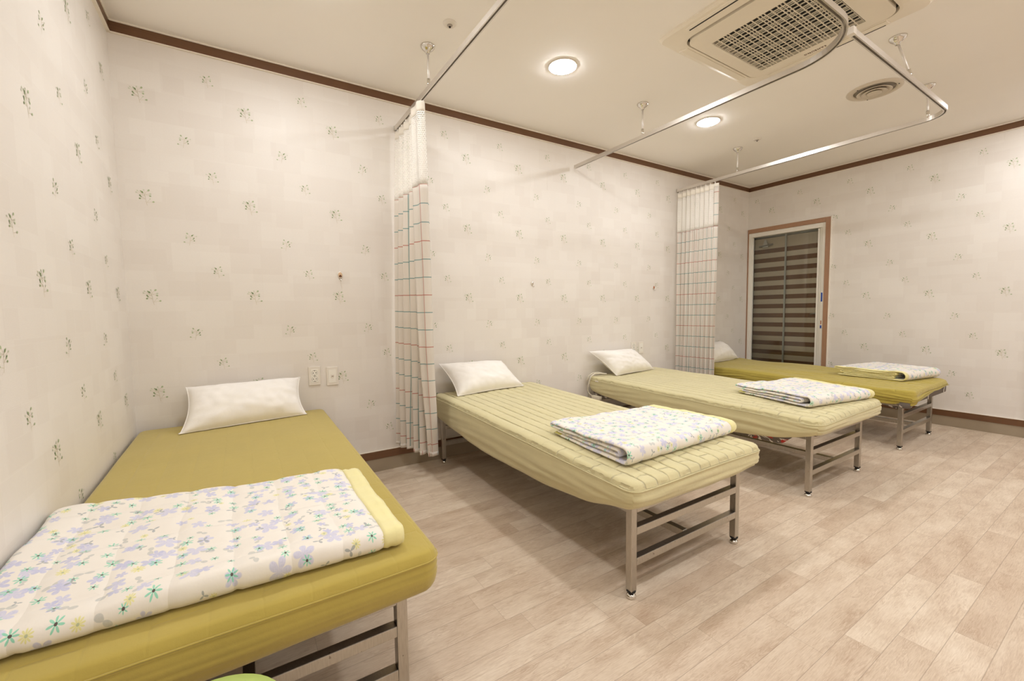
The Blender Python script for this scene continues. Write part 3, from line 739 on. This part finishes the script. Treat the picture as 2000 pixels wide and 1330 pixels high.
# ------------------------------------------------------------------ beds
def cover_mesh(name, x0, x1, y0, y1, ztop, hem, mat, parent, seed, rc=.06, re=.022, quilt=.003, sx=.068, sy=.115, dz_head=.03, wr=1.0, piping=True, cells='brick', tx=0.0):
    nx, ny = 200, 250; W_, L_ = x1 - x0, y1 - y0
    wv = Wave(seed, 16, .6, 4); wl = Wave(seed + 1, 18, 2, 9, ax=1, ay=.25); jag = Wave(seed + 2, 10, 8, 30)
    # denser near the edges
    def spread(n):
        t_ = np.linspace(0, 1, n + 1); return t_ - .035 * np.sin(2 * PI * t_) * 1.0
    gx, gy = spread(nx) * W_, spread(ny) * L_
    X, Y = np.meshgrid(gx, gy, indexing='ij')
    # round the plan corners
    PX, PY = X.copy(), Y.copy()
    for cx_, sgx in ((rc, -1), (W_ - rc, 1)):
        for cy_2, sgy in ((rc, -1), (L_ - rc, 1)):
            dx, dy = (X - cx_) * sgx, (Y - cy_2) * sgy; m = (dx > 0) & (dy > 0)
            mx_ = np.maximum(dx, dy); ln = np.sqrt(dx * dx + dy * dy) + 1e-9; k = np.where(m, mx_ / ln, 1)
            PX = np.where(m, cx_ + sgx * dx * k, PX); PY = np.where(m, cy_2 + sgy * dy * k, PY)
    D = np.minimum(np.minimum(X, W_ - X), np.minimum(Y, L_ - Y))
    edge = np.clip(D / re, 0, 1); drop = re * (1 - np.sqrt(np.clip(1 - (1 - edge) ** 2, 0, 1)))
    puff = .006 * np.clip(D / .12, 0, 1)
    # quilting grooves
    jx = .0022 * jag(X * .25, Y)
    def groove(c, p, w_): f = np.abs(((c / p) % 1) - .5) * p; return np.exp(-((p / 2 - (p / 2 - f)) / w_) ** 2) if False else np.exp(-((np.abs(((c / p + .5) % 1) - .5) * p) / w_) ** 2)
    lane = np.floor((X + jx) / sx + .5 - .5)
    gl = groove(X + jx - .5 * sx * 0, sx, .0042)
    yo = Y + (np.mod(lane, 2) * .5 * sy) + .003 * jag(X, Y * .3)
    tw = np.clip((.50 - Y) / .12, .18, 1); gt = groove(yo, sy, .0042) * .8 * tw
    vary = np.clip(.75 + .5 * wv(X, Y), .25, 1.2)
    keep = np.clip((D - .012) / .02, 0, 1)
    g = np.maximum(gl, gt) * keep * vary
    # pillowing of each quilted cell
    cell = np.abs(np.sin(PI * X / sx)) ** .6 * (1 - tw * (1 - np.abs(np.sin(PI * yo / sy)) ** .4))
    Z = ztop - drop + puff + .0035 * wr * wv(X * .8, Y * .8) + .0016 * wr * wl(X * 2, Y) * keep - quilt * .8 * g + quilt * 1.1 * cell * keep * vary
    Z = Z + dz_head * (Y / L_) + tx * (X / W_)
    UV = np.stack([(X + jx) / sx, yo / sy], -1).reshape(-1, 2).tolist()
    V = np.stack([PX + x0, PY + y0, Z], -1).reshape(-1, 3).tolist(); idx = np.arange((nx + 1) * (ny + 1)).reshape(nx + 1, ny + 1)
    Fc = [(idx[i, j], idx[i + 1, j], idx[i + 1, j + 1], idx[i, j + 1]) for i in range(nx) for j in range(ny)]
    # boundary loop, counter clockwise from front-left
    loop = [(i, 0) for i in range(nx)] + [(nx, j) for j in range(ny)] + [(i, ny) for i in range(nx, 0, -1)] + [(0, j) for j in range(ny, 0, -1)]
    bi = [idx[a] for a in loop]; bp = np.array([[PX[a] + x0, PY[a] + y0, Z[a]] for a in loop]); n = len(loop)
    dd = np.roll(bp, -1, 0) - np.roll(bp, 1, 0); nrm = np.stack([dd[:, 1], -dd[:, 0]], -1)
    nrm /= np.linalg.norm(nrm, axis=1)[:, None] + 1e-9
    per = np.r_[0, np.cumsum(np.linalg.norm(np.diff(bp[:, :2], axis=0), axis=1))]
    yl = (bp[:, 1] - y0) / L_; xl = (bp[:, 0] - x0) / W_
    side = np.sin(PI / 2 * np.clip(np.minimum(yl / .30, (1 - yl) / .50), 0, 1))
    endm = np.where(yl < .02, 4 * xl * (1 - xl), 0)
    hz = hem['corner'] + (hem['mid'] - hem['corner']) * side + hem.get('head', 0) * yl + hem.get('front', 0) * endm
    if 'lift' in hem: hz = hz + np.where(yl < .03, hem['lift'] * np.clip((xl - .04) / .34, 0, 1), 0)
    hz = hz + .006 * wr * wv(per * 1.3, per * 0)
    fr = Wave(seed + 5, 18, .5, 2.2, ax=1, ay=4.5); fr2 = Wave(seed + 6, 14, 2, 7, ax=1, ay=1.2)
    R_ = 16; prev = bi
    for k in range(1, R_ + 1):
        f = k / R_; z = bp[:, 2] * (1 - f) + hz * f
        out = .004 * math.sin(PI * f) - .018 * f ** 4
        if piping and k == 1: out += .0035
        d_ = out + .0050 * wr * fr(per, per * 0 + f * .8 + side * .35) * min(1, f * 3) + .0022 * wr * fr2(per, per * 0 + f) * f
        b0 = len(V); V += np.stack([bp[:, 0] + nrm[:, 0] * d_, bp[:, 1] + nrm[:, 1] * d_, z], -1).tolist(); cur = list(range(b0, b0 + n))
        for i in range(n): j = (i + 1) % n; Fc.append((prev[i], cur[i], cur[j], prev[j]))
        prev = cur
    for inset, dz in ((.035, -.002), (.075, .008)):
        b0 = len(V); V += np.stack([bp[:, 0] - nrm[:, 0] * inset, bp[:, 1] - nrm[:, 1] * inset, hz + dz], -1).tolist(); cur = list(range(b0, b0 + n))
        for i in range(n): j = (i + 1) % n; Fc.append((prev[i], cur[i], cur[j], prev[j]))
        prev = cur
    UV += [[.5, .5]] * (len(V) - len(UV))
    o = mk(name, V, Fc, mat, parent, True, UV)
    if piping:
        z_s = bp[:, 2] - .001
        tubep = [(bp[i, 0] + nrm[i, 0] * .0035, bp[i, 1] + nrm[i, 1] * .0035, z_s[i] - .004) for i in range(0, n, 3)]; tubep.append(tubep[0])
        bm = bmesh.new(); add_tube(bm, tubep, .0022, 6, cap=False); from_bm('piping', bm, mat, o, True)
    return o
def bed(label, xf, yf, mx0, mx1, my0, mat, ztop, hem, seed, **kw):
    """xf: x of the left leg's left face; yf: front face of the front legs."""
    root = thing('treatment_bed', label, 'bed', (xf + .37, 2.0, 0), 'row of treatment beds')
    T = .03; W_ = .74; yb = 2.935; zt = .372
    for (lx, ly) in ((xf, yf), (xf + W_ - T, yf), (xf, yb - T), (xf + W_ - T, yb - T)):
        l = box('leg', (lx, lx + T, ly, ly + T, .031, zt), M['steel'], root, bev=.0025)
        c = (lx + T / 2, ly + T / 2, 0)
        lathe('leg_collar', [(.012, .014), (.012, .027), (.0185, .027), (.0185, .033)], c, M['black'], l, 20, smooth=False)
        lathe('leveling_foot', [(.017, 0), (.0195, .003), (.0200, .008), (.0180, .014), (.012, .019), (.008, .020)], c, M['chrome'], l, 24)
    for ly in (yf, yb - T):
        for z0 in (.130, .253): box('cross_bar', (xf + T, xf + W_ - T, ly, ly + T, z0, z0 + T), M['steel'], root, bev=.002)
    xc = xf + W_ / 2
    box('long_stretcher', (xc - T / 2, xc + T / 2, yf + T, yb - T, .133, .133 + T), M['steel'], root, bev=.002)
    bm = bmesh.new()
    for q in (xf, xf + W_ - T): add_box(bm, q, q + T, yf + T, yb - T, zt - T, zt, bev=.002)
    for ly in (yf, yb - T): add_box(bm, xf + T, xf + W_ - T, ly, ly + T, zt - T, zt, bev=.002)
    from_bm('top_frame', bm, M['steel'], root)
    my1 = kw.pop('my1', 2.99)
    bi = kw.pop('board_inset', .03); bz = kw.pop('board_z', .3725)
    box('padded_board', (mx0 + .034, mx1 - bi, my0 + bi, my1 - .03, bz, bz + .078), M['board'], root, bev=.012, seg=3)
    cv = cover_mesh('fitted_cover', mx0, mx1, my0, my1, ztop, hem, mat, root, seed, **kw)
    return root, cv
b1, c1 = bed('steel bed with a smooth olive gold cover in the left corner, nearest the viewer', -.395, 1.09, -.487, .432, 1.058, M['olive'], .474,
             dict(corner=.362, mid=.335, front=-.012), 21, rc=.045, re=.018, quilt=.0009, sx=.10, sy=.13, wr=.45, dz_head=.036)
b2, c2 = bed('steel bed with a pale khaki cover right of the nearer curtain', 1.222, 1.09, 1.197, 2.100, 1.058, M['khaki'], .466,
             dict(corner=.368, mid=.285, head=-.025, front=-.018), 31, rc=.05, re=.022, quilt=.0042, wr=1.1, dz_head=.052)
b3, c3 = bed('steel bed with a pale khaki cover and a cable at its head', 2.783, 1.13, 2.735, 3.680, 1.068, M['khaki'], .474,
             dict(corner=.385, mid=.300, head=-.01, front=-.010), 41, rc=.06, re=.024, quilt=.0036, wr=1.3, dz_head=.030, tx=.012)
b4, c4 = bed('steel bed with a creased olive green cover by the window, farthest away', 4.285, 1.125, 4.255, 5.150, 1.055, M['olive4'], .478,
             dict(corner=.362, mid=.350, lift=.062), 51, rc=.07, re=.028, quilt=.0030, wr=2.7, dz_head=.022, tx=.010, board_inset=.014, board_z=.3725, piping=False)
# straps of the fitted cover on the exposed vinyl edge of the far bed
for x in (4.62, 5.03):
    V = []
    for (dx, y, z) in ((0, 1.062, .374), (.010, 1.064, .405), (.022, 1.058, .446)):
        for ww in (-.006, .006): V.append((x + dx + ww, y, z)); V.append((x + dx + ww, y + .003, z))
    mk('white_strap', V, [(0, 2, 6, 4), (4, 6, 10, 8), (1, 5, 7, 3), (5, 9, 11, 7), (0, 4, 5, 1), (4, 8, 9, 5), (2, 3, 7, 6), (6, 7, 11, 10), (0, 1, 3, 2), (8, 10, 11, 9)], M['white_plastic'], b4)
# patterned fleece hanging below the covers of the third and fourth beds
def fleece(parent, x, ya, yb_, lowf, depth, seed, ztop=.37):
    wv = Wave(seed, 12, .8, 5); n, m = 70, 10; V, Fc, U = [], [], []
    for i in range(n + 1):
        y = ya + (yb_ - ya) * i / n; f = i / n; zl = lowf(y)
        for k in range(m + 1):
            g_ = k / m; z = ztop * (1 - g_) + zl * g_
            xx = x + depth * (1 - math.cos(g_ * PI)) * .25 + .008 * float(wv(y * 2, g_)); V.append((xx, y, z)); U.append((y, z))
        for k in (1, 2, 3):
            V.append((x + depth * (.5 + .16 * k), y, zl + .004 * k)); U.append((y, zl - .03 * k))
    q = m + 4
    for i in range(n):
        for k in range(q - 1): Fc.append((i * q + k, (i + 1) * q + k, (i + 1) * q + k + 1, i * q + k + 1))
    o = mk('patterned_underlay', V, Fc, M['underlay'], parent, True, U); md = o.modifiers.new('thickness', 'SOLIDIFY'); md.thickness = .006; md.offset = 1
    o['label'] = 'grey cloth with white and red print hanging under the cover'
    return o
fleece(b3, 2.765, 1.24, 2.93, lambda y: .296 + .07 * math.exp(-((y - 1.24) / .05) ** 2) - .030 * math.exp(-((y - 1.50) / .30) ** 4) + .02 * (y > 2.2) * (y - 2.2), .16, 61)
fleece(b4, 4.276, 1.10, 2.90, lambda y: .352 - .030 * math.exp(-((y - 1.17) / .10) ** 2) - .02 * math.exp(-((y - 1.9) / .5) ** 2), .14, 62, .372)
lathe('underlay_corner', [(.02, .395), (.040, .385), (.046, .365), (.036, .340), (.015, .330)], (4.305, 1.122, 0), M['underlay'], b4, 20)
box('care_tag', (2.727, 2.729, 2.835, 2.875, .468, .478), M['white_plastic'], b3)

# ------------------------------------------------------------------ contact with the covers
from mathutils.bvhtree import BVHTree
def surface(cv):
    off = Vector(cv.parent.location); me = cv.data
    return BVHTree.FromPolygons([v.co + off for v in me.vertices], [tuple(p.vertices) for p in me.polygons])
TOP = [surface(c) for c in (c1, c2, c3, c4)]
def lift(bvh, pts, gap):
    out = []
    for p in pts:
        best = p[2]
        for dx, dy in ((0, 0), (.006, 0), (-.006, 0), (0, .006), (0, -.006)):
            h = bvh.ray_cast(Vector((p[0] + dx, p[1] + dy, 1.0)), Vector((0, 0, -1)))
            if h[0] is not None and h[0].z > .40: best = max(best, h[0].z + gap)
        out.append((p[0], p[1], best))
    return out
# ------------------------------------------------------------------ pillows
def pillow(bvh, label, BL, BR, TR, TL, thick, seed, push=1.0, group='white pillows at the bed heads'):
    """four seam corners in room coordinates; puffs out to both sides."""
    BL, BR, TR, TL = (np.array(p, float) for p in (BL, BR, TR, TL)); c = (BL + BR + TR + TL) / 4
    root = thing('pillow', label, 'pillow', (c[0], c[1], min(BL[2], BR[2])), group)
    n, m = 56, 36; wv = Wave(seed, 14, 1, 5); wr = Wave(seed + 1, 14, 4, 12)
    nrm = np.cross(BR - BL, TL - BL); nrm /= np.linalg.norm(nrm)        # toward the viewer
    U_, V_ = np.meshgrid(np.linspace(0, 1, n + 1), np.linspace(0, 1, m + 1), indexing='ij')
    # sides pull in between the pointed corners
    cu = .045 * np.sin(PI * V_) ** .8; uu = U_ * (1 - 2 * cu) + cu; cv = .04 * np.sin(PI * U_) ** .8; vv = V_ * (1 - 2 * cv) + cv
    P = (BL * ((1 - uu) * (1 - vv))[..., None] + BR * (uu * (1 - vv))[..., None] + TR * (uu * vv)[..., None] + TL * ((1 - uu) * vv)[..., None])
    e = (1 - np.abs(2 * U_ - 1) ** 3.2) * (1 - np.abs(2 * V_ - 1) ** 2.6); e = np.clip(e, 0, 1) ** .55
    e1 = np.clip(np.minimum(np.minimum(U_, 1 - U_) * 1.9, np.minimum(V_, 1 - V_)) / .22, 0, 1)
    # gathers radiating from seams
    gath = (np.sin(2 * PI * 9 * U_ + 2 * wv(U_, V_)) * np.clip(1 - np.minimum(V_, 1 - V_) / .28, 0, 1) * .5 + np.sin(2 * PI * 6 * V_ + 2 * wv(V_, U_)) * np.clip(1 - np.minimum(U_, 1 - U_) / .16, 0, 1) * .5) * e1 * (.4 + .6 * wv(U_ * 2, V_ * 2))
    front = P + nrm * (thick * .58 * e * (1 + .08 * wv(U_, V_)) + .010 * gath + .0034 * wr(U_, V_ * .7) * e)[..., None]
    back = P - nrm * (thick * .42 * push * e)[..., None]
    V = front.reshape(-1, 3).tolist() + back.reshape(-1, 3).tolist(); N = (n + 1) * (m + 1); idx = np.arange(N).reshape(n + 1, m + 1); Fc = []
    for i in range(n):
        for j in range(m):
            a = (idx[i, j], idx[i + 1, j], idx[i + 1, j + 1], idx[i, j + 1]); Fc.append(a); Fc.append(tuple(N + q for q in a[::-1]))
    V = np.array(V); V[:, 1] = np.minimum(V[:, 1], YB - .004 - .0008 * rng.rand(len(V)))
    V = lift(bvh, V, .0025)
    o = mk('pillowcase', V, Fc, M['pillow'], root, True)
    bm = bmesh.new(); bmesh_from = [idx[i, 0] for i in range(n)] + [idx[n, j] for j in range(m)] + [idx[i, m] for i in range(n, 0, -1)] + [idx[0, j] for j in range(m, 0, -1)]
    pts = [P.reshape(-1, 3)[q] for q in bmesh_from]; pts = lift(bvh, [(p[0], min(p[1], YB - .008), p[2]) for p in pts], .006); pts.append(pts[0])
    add_tube(bm, pts, .0032, 6, cap=False); from_bm('seam_piping', bm, M['pillow'], o, True)
    return root
pillow(TOP[0], 'white pillow leaning on the wall at the head of the olive gold corner bed', (-.295, 2.745, .508), (.315, 2.835, .512), (.300, 2.965, .728), (-.272, 2.955, .726), .15, 71)
pillow(TOP[1], 'white pillow beside the nearer curtain, on the pale khaki bed', (1.285, 2.755, .520), (1.905, 2.825, .524), (1.785, 2.975, .722), (1.235, 2.965, .738), .15, 73)
pillow(TOP[2], 'white pillow with a cable behind it, on the pale khaki bed before the farther curtain', (2.935, 2.81, .512), (3.495, 2.83, .516), (3.325, 2.975, .728), (2.735, 2.965, .740), .16, 75)
pillow(TOP[3], 'white pillow half hidden by the farther curtain, on the olive green bed', (4.42, 2.83, .505), (5.045, 2.85, .510), (4.86, 2.975, .730), (4.32, 2.970, .735), .17, 77)

# ------------------------------------------------------------------ folded quilts
def quilt(bvh, label, FL, FR, BR, BL, zb, t=.016, layers=4, hem_right=.05, hem_left=0, seed=1, endz=(1, 1, 1, 1), inner_hem=False, lump=.006, fold_r=1.0):
    FL, FR, BR, BL = (np.array(p, float) for p in (FL, FR, BR, BL)); c = (FL + FR + BR + BL) / 4
    zbase = zb[0]; slope = zb[1]; puffy = zb[2]
    root = thing('folded_quilt', label, 'quilt', (c[0], c[1], zbase), 'floral quilts folded at the foot of each bed')
    D = np.linalg.norm(BL - FL); W_ = np.linalg.norm(FR - FL)
    # profile centre line in (y, z): bottom layer, outer front fold, top layer, back fold, then inner layers
    zl = [t * (k + .5) for k in range(layers)]; P = []
    def seg(y0, z0, y1, z1, n=26):
        for k in range(n): f = k / n; P.append((y0 + (y1 - y0) * f, z0 + (z1 - z0) * f))
    def half(yc, za, zb, side, bulge=1.0, n=12):
        r = abs(zb - za) / 2; zc = (za + zb) / 2; s = 1 if zb > za else -1
        for k in range(n): a = -PI / 2 + PI * k / n; P.append((yc + side * r * bulge * math.cos(a), zc + s * r * math.sin(a)))
    R_ = (zl[-1] - zl[0]) / 2
    seg(D - .035, zl[0], R_ * fold_r, zl[0]); half(R_ * fold_r, zl[0], zl[-1], -1, fold_r)
    seg(R_ * fold_r, zl[-1], D - t, zl[-1]); cur = layers - 1; side = 1; yend = D - t
    for lv in range(layers - 2, 0, -1):
        half(yend, zl[cur], zl[lv], side, 1.0 if side > 0 else 1.2)
        ynew = (R_ * fold_r + .018 + .010 * (layers - lv)) if side > 0 else D - t * 1.6 - .012 * (layers - lv)
        seg(yend, zl[lv], ynew, zl[lv]); yend = ynew; cur = lv; side = -side
    P.append((yend, zl[cur])); P = np.array(P)
    d = np.r_[0, np.cumsum(np.linalg.norm(np.diff(P, axis=0), axis=1))]; N = int(d[-1] / .0095)
    s = np.linspace(0, d[-1], N); P = np.stack([np.interp(s, d, P[:, 0]), np.interp(s, d, P[:, 1])], -1)
    T = np.gradient(P, axis=0); T /= np.linalg.norm(T, axis=1)[:, None]; Nn = np.stack([-T[:, 1], T[:, 0]], -1)
    wv = Wave(seed, 12, .8, 3.5); wq = Wave(seed + 1, 14, 3, 10); H = zl[-1]
    def strip(name, u0, u1, mat, parent, grow=0., label=None, s0=0, s1=None):
        nx = max(3, int((u1 - u0) * W_ / .011)); xs = np.linspace(u0, u1, nx + 1); s1 = N if s1 is None else s1; V, U, Fc = [], [], []
        ii = np.arange(s0, s1); n = len(ii)
        for sgn in (1, -1):
            for a, u in enumerate(xs):
                X = u * W_; q = .118
                ps = np.abs(np.sin(PI * s[ii] / q)) ** .5; px = abs(math.sin(PI * (X + .02) / q)) ** .5
                th = t * .5 * ((1 - puffy) + puffy * np.minimum(ps, px)) + grow + .0007 * wq(s[ii], 0 * s[ii] + X)
                if a in (0, nx): th = th * .35
                elif a in (1, nx - 1): th = th * .85
                pp = P[ii] + Nn[ii] * (sgn * th)[:, None]
                y, z = pp[:, 0], pp[:, 1]
                v = np.clip(y / D, -.1, 1.1); f = u
                ez = (endz[0] * (1 - f) * (1 - v) + endz[1] * f * (1 - v) + endz[2] * f * v + endz[3] * (1 - f) * v)
                base = (FL * (1 - f) + FR * f)[None, :] * (1 - v)[:, None] + (BL * (1 - f) + BR * f)[None, :] * v[:, None]
                zq = zbase + slope * (base[:, 1] - 1.06); zz = zq + z * ez + lump * wv(v * .8, 0 * v + f * 1.2) * np.clip(z / H, 0, 1) + .003 * wq(v, 0 * v + f) * np.clip(z / H, 0, 1)
                off = .006 * wv(s[ii] * 1.5, 0 * y + 3.3) * (1 if u < .5 else .6)   # edges of the layers do not line up exactly
                ex = (FR - FL) / W_
                for k in range(n): V.append((base[k, 0] + ex[0] * off[k], base[k, 1] + ex[1] * off[k], max(zz[k], zq[k] + .0005))); U.append((X, s[ii[k]]))
        low = [i for i, v in enumerate(V) if v[2] < zbase + t * 2.2]
        for i, v in zip(low, lift(bvh, [V[i] for i in low], .0022)): V[i] = v
        A = (nx + 1) * n
        for a in range(nx):
            for k in range(n - 1):
                p = (a * n + k, (a + 1) * n + k, (a + 1) * n + k + 1, a * n + k + 1); Fc.append(p); Fc.append(tuple(A + q_ for q_ in p[::-1]))
        for k in range(n - 1):
            Fc.append((k, k + 1, A + k + 1, A + k)); b = nx * n; Fc.append((b + k + 1, b + k, A + b + k, A + b + k + 1))
        for a in range(nx):
            Fc.append((a * n, A + a * n, A + (a + 1) * n, (a + 1) * n)); b = n - 1; Fc.append((a * n + b, (a + 1) * n + b, A + (a + 1) * n + b, A + a * n + b))
        o = mk(name, V, Fc, mat, parent, True, U)
        if label: o['label'] = label
        return o
    hl, hr = hem_left / W_, hem_right / W_
    body = strip('quilted_cloth', hl, 1 - hr, M['floral'], root)
    if hr: strip('border_hem', 1 - hr, 1, M['hem'], root, .0004, 'yellow dotted border')
    if hl: strip('border_hem', 0, hl, M['hem'], root, .0004, 'yellow dotted border along the folded edges')
    if inner_hem: strip('border_hem', .0, .10, M['hem_green'], root, .0010, 'yellow green border showing in the lowest layer', 0, int(.07 / .0095))
    return root
quilt(TOP[0], 'large floral quilt with a wide yellow border, on the olive gold bed nearest the viewer', (-.488, 1.150), (.350, 1.118), (.345, 1.640), (-.495, 1.795), (.4800, .0186, .72), t=.020, layers=3,
      hem_right=.055, seed=81, lump=.006, fold_r=.8)
quilt(TOP[1], 'floral quilt folded in layers on the khaki bed next to the nearer curtain', (1.300, 1.180), (2.125, 1.205), (2.030, 1.655), (1.325, 1.735), (.4745, .0268, .35), t=.0200, layers=4,
      hem_right=.05, seed=83, endz=(1, .9, 1, .75), inner_hem=True, lump=.008)
quilt(TOP[2], 'floral quilt with crumpled yellow border inside its folds, on the third bed', (2.960, 1.215), (3.625, 1.105), (3.650, 1.610), (3.085, 1.770), (.4905, .0155, .35), t=.0200, layers=4,
      hem_right=.05, seed=85, endz=(1, .85, 1, .8), inner_hem=True, lump=.006)
quilt(TOP[3], 'thick floral quilt whose stacked yellow edges show, on the bed by the window', (4.600, 1.200), (5.130, 1.110), (5.115, 1.575), (4.610, 1.715), (.4950, .0115, .30), t=.0135, layers=6,
      hem_right=.0, hem_left=.045, seed=87, endz=(1, 1.05, 1.15, .95), lump=.006)

# ------------------------------------------------------------------ wall plates, hooks, cable, stool
def plate(x, z, label, kind, group):
    t = thing('socket_plate' if kind == 'power' else 'phone_plate', label, 'wall socket' if kind == 'power' else 'wall plate', (x, YB, z), group)
    box('cover_plate', (x - .036, x + .036, YB - .009, YB, z - .061, z + .061), M['white_plastic'], t, bev=.0025)
    if kind == 'power':
        box('inner_frame', (x - .022, x + .022, YB - .0105, YB - .008, z - .043, z + .043), M['frame'], t, bev=.001)
        for dz in (.020, -.020):
            s = lathe('socket_well', [(.0185, .0100), (.0175, .0108), (.0165, .0108), (.0160, .0102)], (x, YB, z + dz), M['grey_recess'], t, 28, axis='y')
            for dx in (-.0085, .0085): lathe('pin_hole', [(.0030, .0102), (.0030, .0112)], (x + dx, YB, z + dz), M['black'], s, 10, axis='y')
            for dq in (-.0150, .0150): box('earth_clip', (x - .0025, x + .0025, YB - .0122, YB - .0104, z + dz + dq - .0018, z + dz + dq + .0018), M['black'], s)
    else:
        box('inner_frame', (x - .024, x + .024, YB - .0105, YB - .008, z - .044, z + .044), M['frame'], t, bev=.001)
        box('jack_cover', (x - .010, x + .010, YB - .0125, YB - .010, z - .011, z + .011), M['white_plastic'], t, bev=.001)
        box('jack_slot', (x - .006, x + .006, YB - .0132, YB - .0124, z - .004, z + .003), M['grey_recess'], t)
plate(.392, .722, 'white double power socket on the wall right of the corner bed pillow', 'power', 'wall sockets')
plate(.500, .711, 'white phone plate beside the double socket near the corner bed', 'phone', 'phone plates')
plate(3.402, .735, 'white double power socket above the pillow with the cable', 'power', 'wall sockets')
plate(3.515, .728, 'white phone plate right of the socket above the third bed pillow', 'phone', 'phone plates')
def wall_hook(x, z, label, face, ring, r=.019):
    t = thing('wall_hook', label, 'hook', (x, YB, z), 'small hooks on the back wall')
    lathe('backplate', [(r, .001), (r, .006), (r * .9, .009)], (x, YB, z), ring, t, 28, axis='y', sx=.85, sy=1.2)
    lathe('face', [(r * .8, .0088), (r * .76, .0102), (r * .4, .011)], (x, YB, z), face, t, 28, axis='y', sx=.85, sy=1.2)
    if face is M['hookface']:
        V = [(x - .010, YB - .0122, z - .009), (x + .010, YB - .0122, z - .009), (x + .006, YB - .0122, z - .014), (x - .006, YB - .0122, z - .014), (x, YB - .0122, z + .002)]
        V += [(a, b + .002, c) for a, b, c in V]
        mk('painted_mark', V, [(0, 3, 2, 1, 4), (9, 6, 7, 8, 5), (0, 4, 9, 5), (4, 1, 6, 9), (1, 2, 7, 6), (2, 3, 8, 7), (3, 0, 5, 8)], M['hookbrown'], t)
    tube('hook_wire', [(x, YB - .006, z - r * 1.1), (x, YB - .010, z - r * 1.9), (x, YB - .022, z - r * 2.3), (x, YB - .030, z - r * 2.0), (x, YB - .031, z - r * 1.6)], .0022, M['chrome'], t, 8)
wall_hook(.575, 1.381, 'oval white wall hook with a small brown picture, above the corner bed', M['hookface'], M['white_plastic'])
wall_hook(2.137, 1.363, 'shiny metal wall hook between the two curtains, above the second bed', M['chrome'], M['white_plastic'], .015)
wall_hook(3.708, 1.356, 'orange brown wall hook near the farther curtain', M['orange'], M['white_plastic'], .015)
# heating pad cable and its connector at the third bed
cb = thing('power_cable', 'cream cable draped over the bed corner from under the third pillow', 'cable', (2.74, 2.93, .36))
tube('cord', [(2.86, 2.86, .530), (2.81, 2.90, .535), (2.765, 2.92, .533), (2.722, 2.925, .510), (2.710, 2.935, .46), (2.706, 2.945, .42), (2.704, 2.95, .385), (2.710, 2.935, .350), (2.722, 2.90, .330)], .0058, M['cord'], cb, 10)
tube('cord', [(2.87, 2.885, .526), (2.82, 2.93, .540), (2.77, 2.95, .536), (2.724, 2.955, .514), (2.708, 2.962, .465)], .0045, M['cord'], cb, 8)
box('connector', (2.706, 2.742, 2.80, 2.905, .308, .340), M['cord'], cb, bev=.008, seg=3)
st = thing('round_stool', 'light green round stool at the foot of the corner bed, only its seat edge showing', 'stool', (-.115, .828, 0))
def stool(cx, cy_, h, r):
    lathe('seat', [(r * .9, h - .055), (r, h - .045), (r, h - .022), (r * .93, h - .008), (r * .7, h), (.01, h + .004)], (cx, cy_, 0), M['stool'], st, 48)
    lathe('seat_base', [(r * .85, h - .068), (r * .85, h - .054)], (cx, cy_, 0), M['steel'], st, 32)
    tube('post', [(cx, cy_, .05), (cx, cy_, h - .06)], .022, M['chrome'], st, 20)
    for k in range(5):
        a = 2 * PI * k / 5 + .3; ex, ey = cx + .2 * math.cos(a), cy_ + .2 * math.sin(a)
        l = tube('leg', [(cx, cy_, .085), (cx + .1 * math.cos(a), cy_ + .1 * math.sin(a), .072), (ex, ey, .055)], [.014, .012, .010], M['chrome'], st, 12)
        lathe('caster', [(.012, 0), (.02, .006), (.022, .022), (.018, .038), (.008, .046)], (ex, ey, 0), M['black'], l, 16)
stool(-.088, .822, .445, .135)
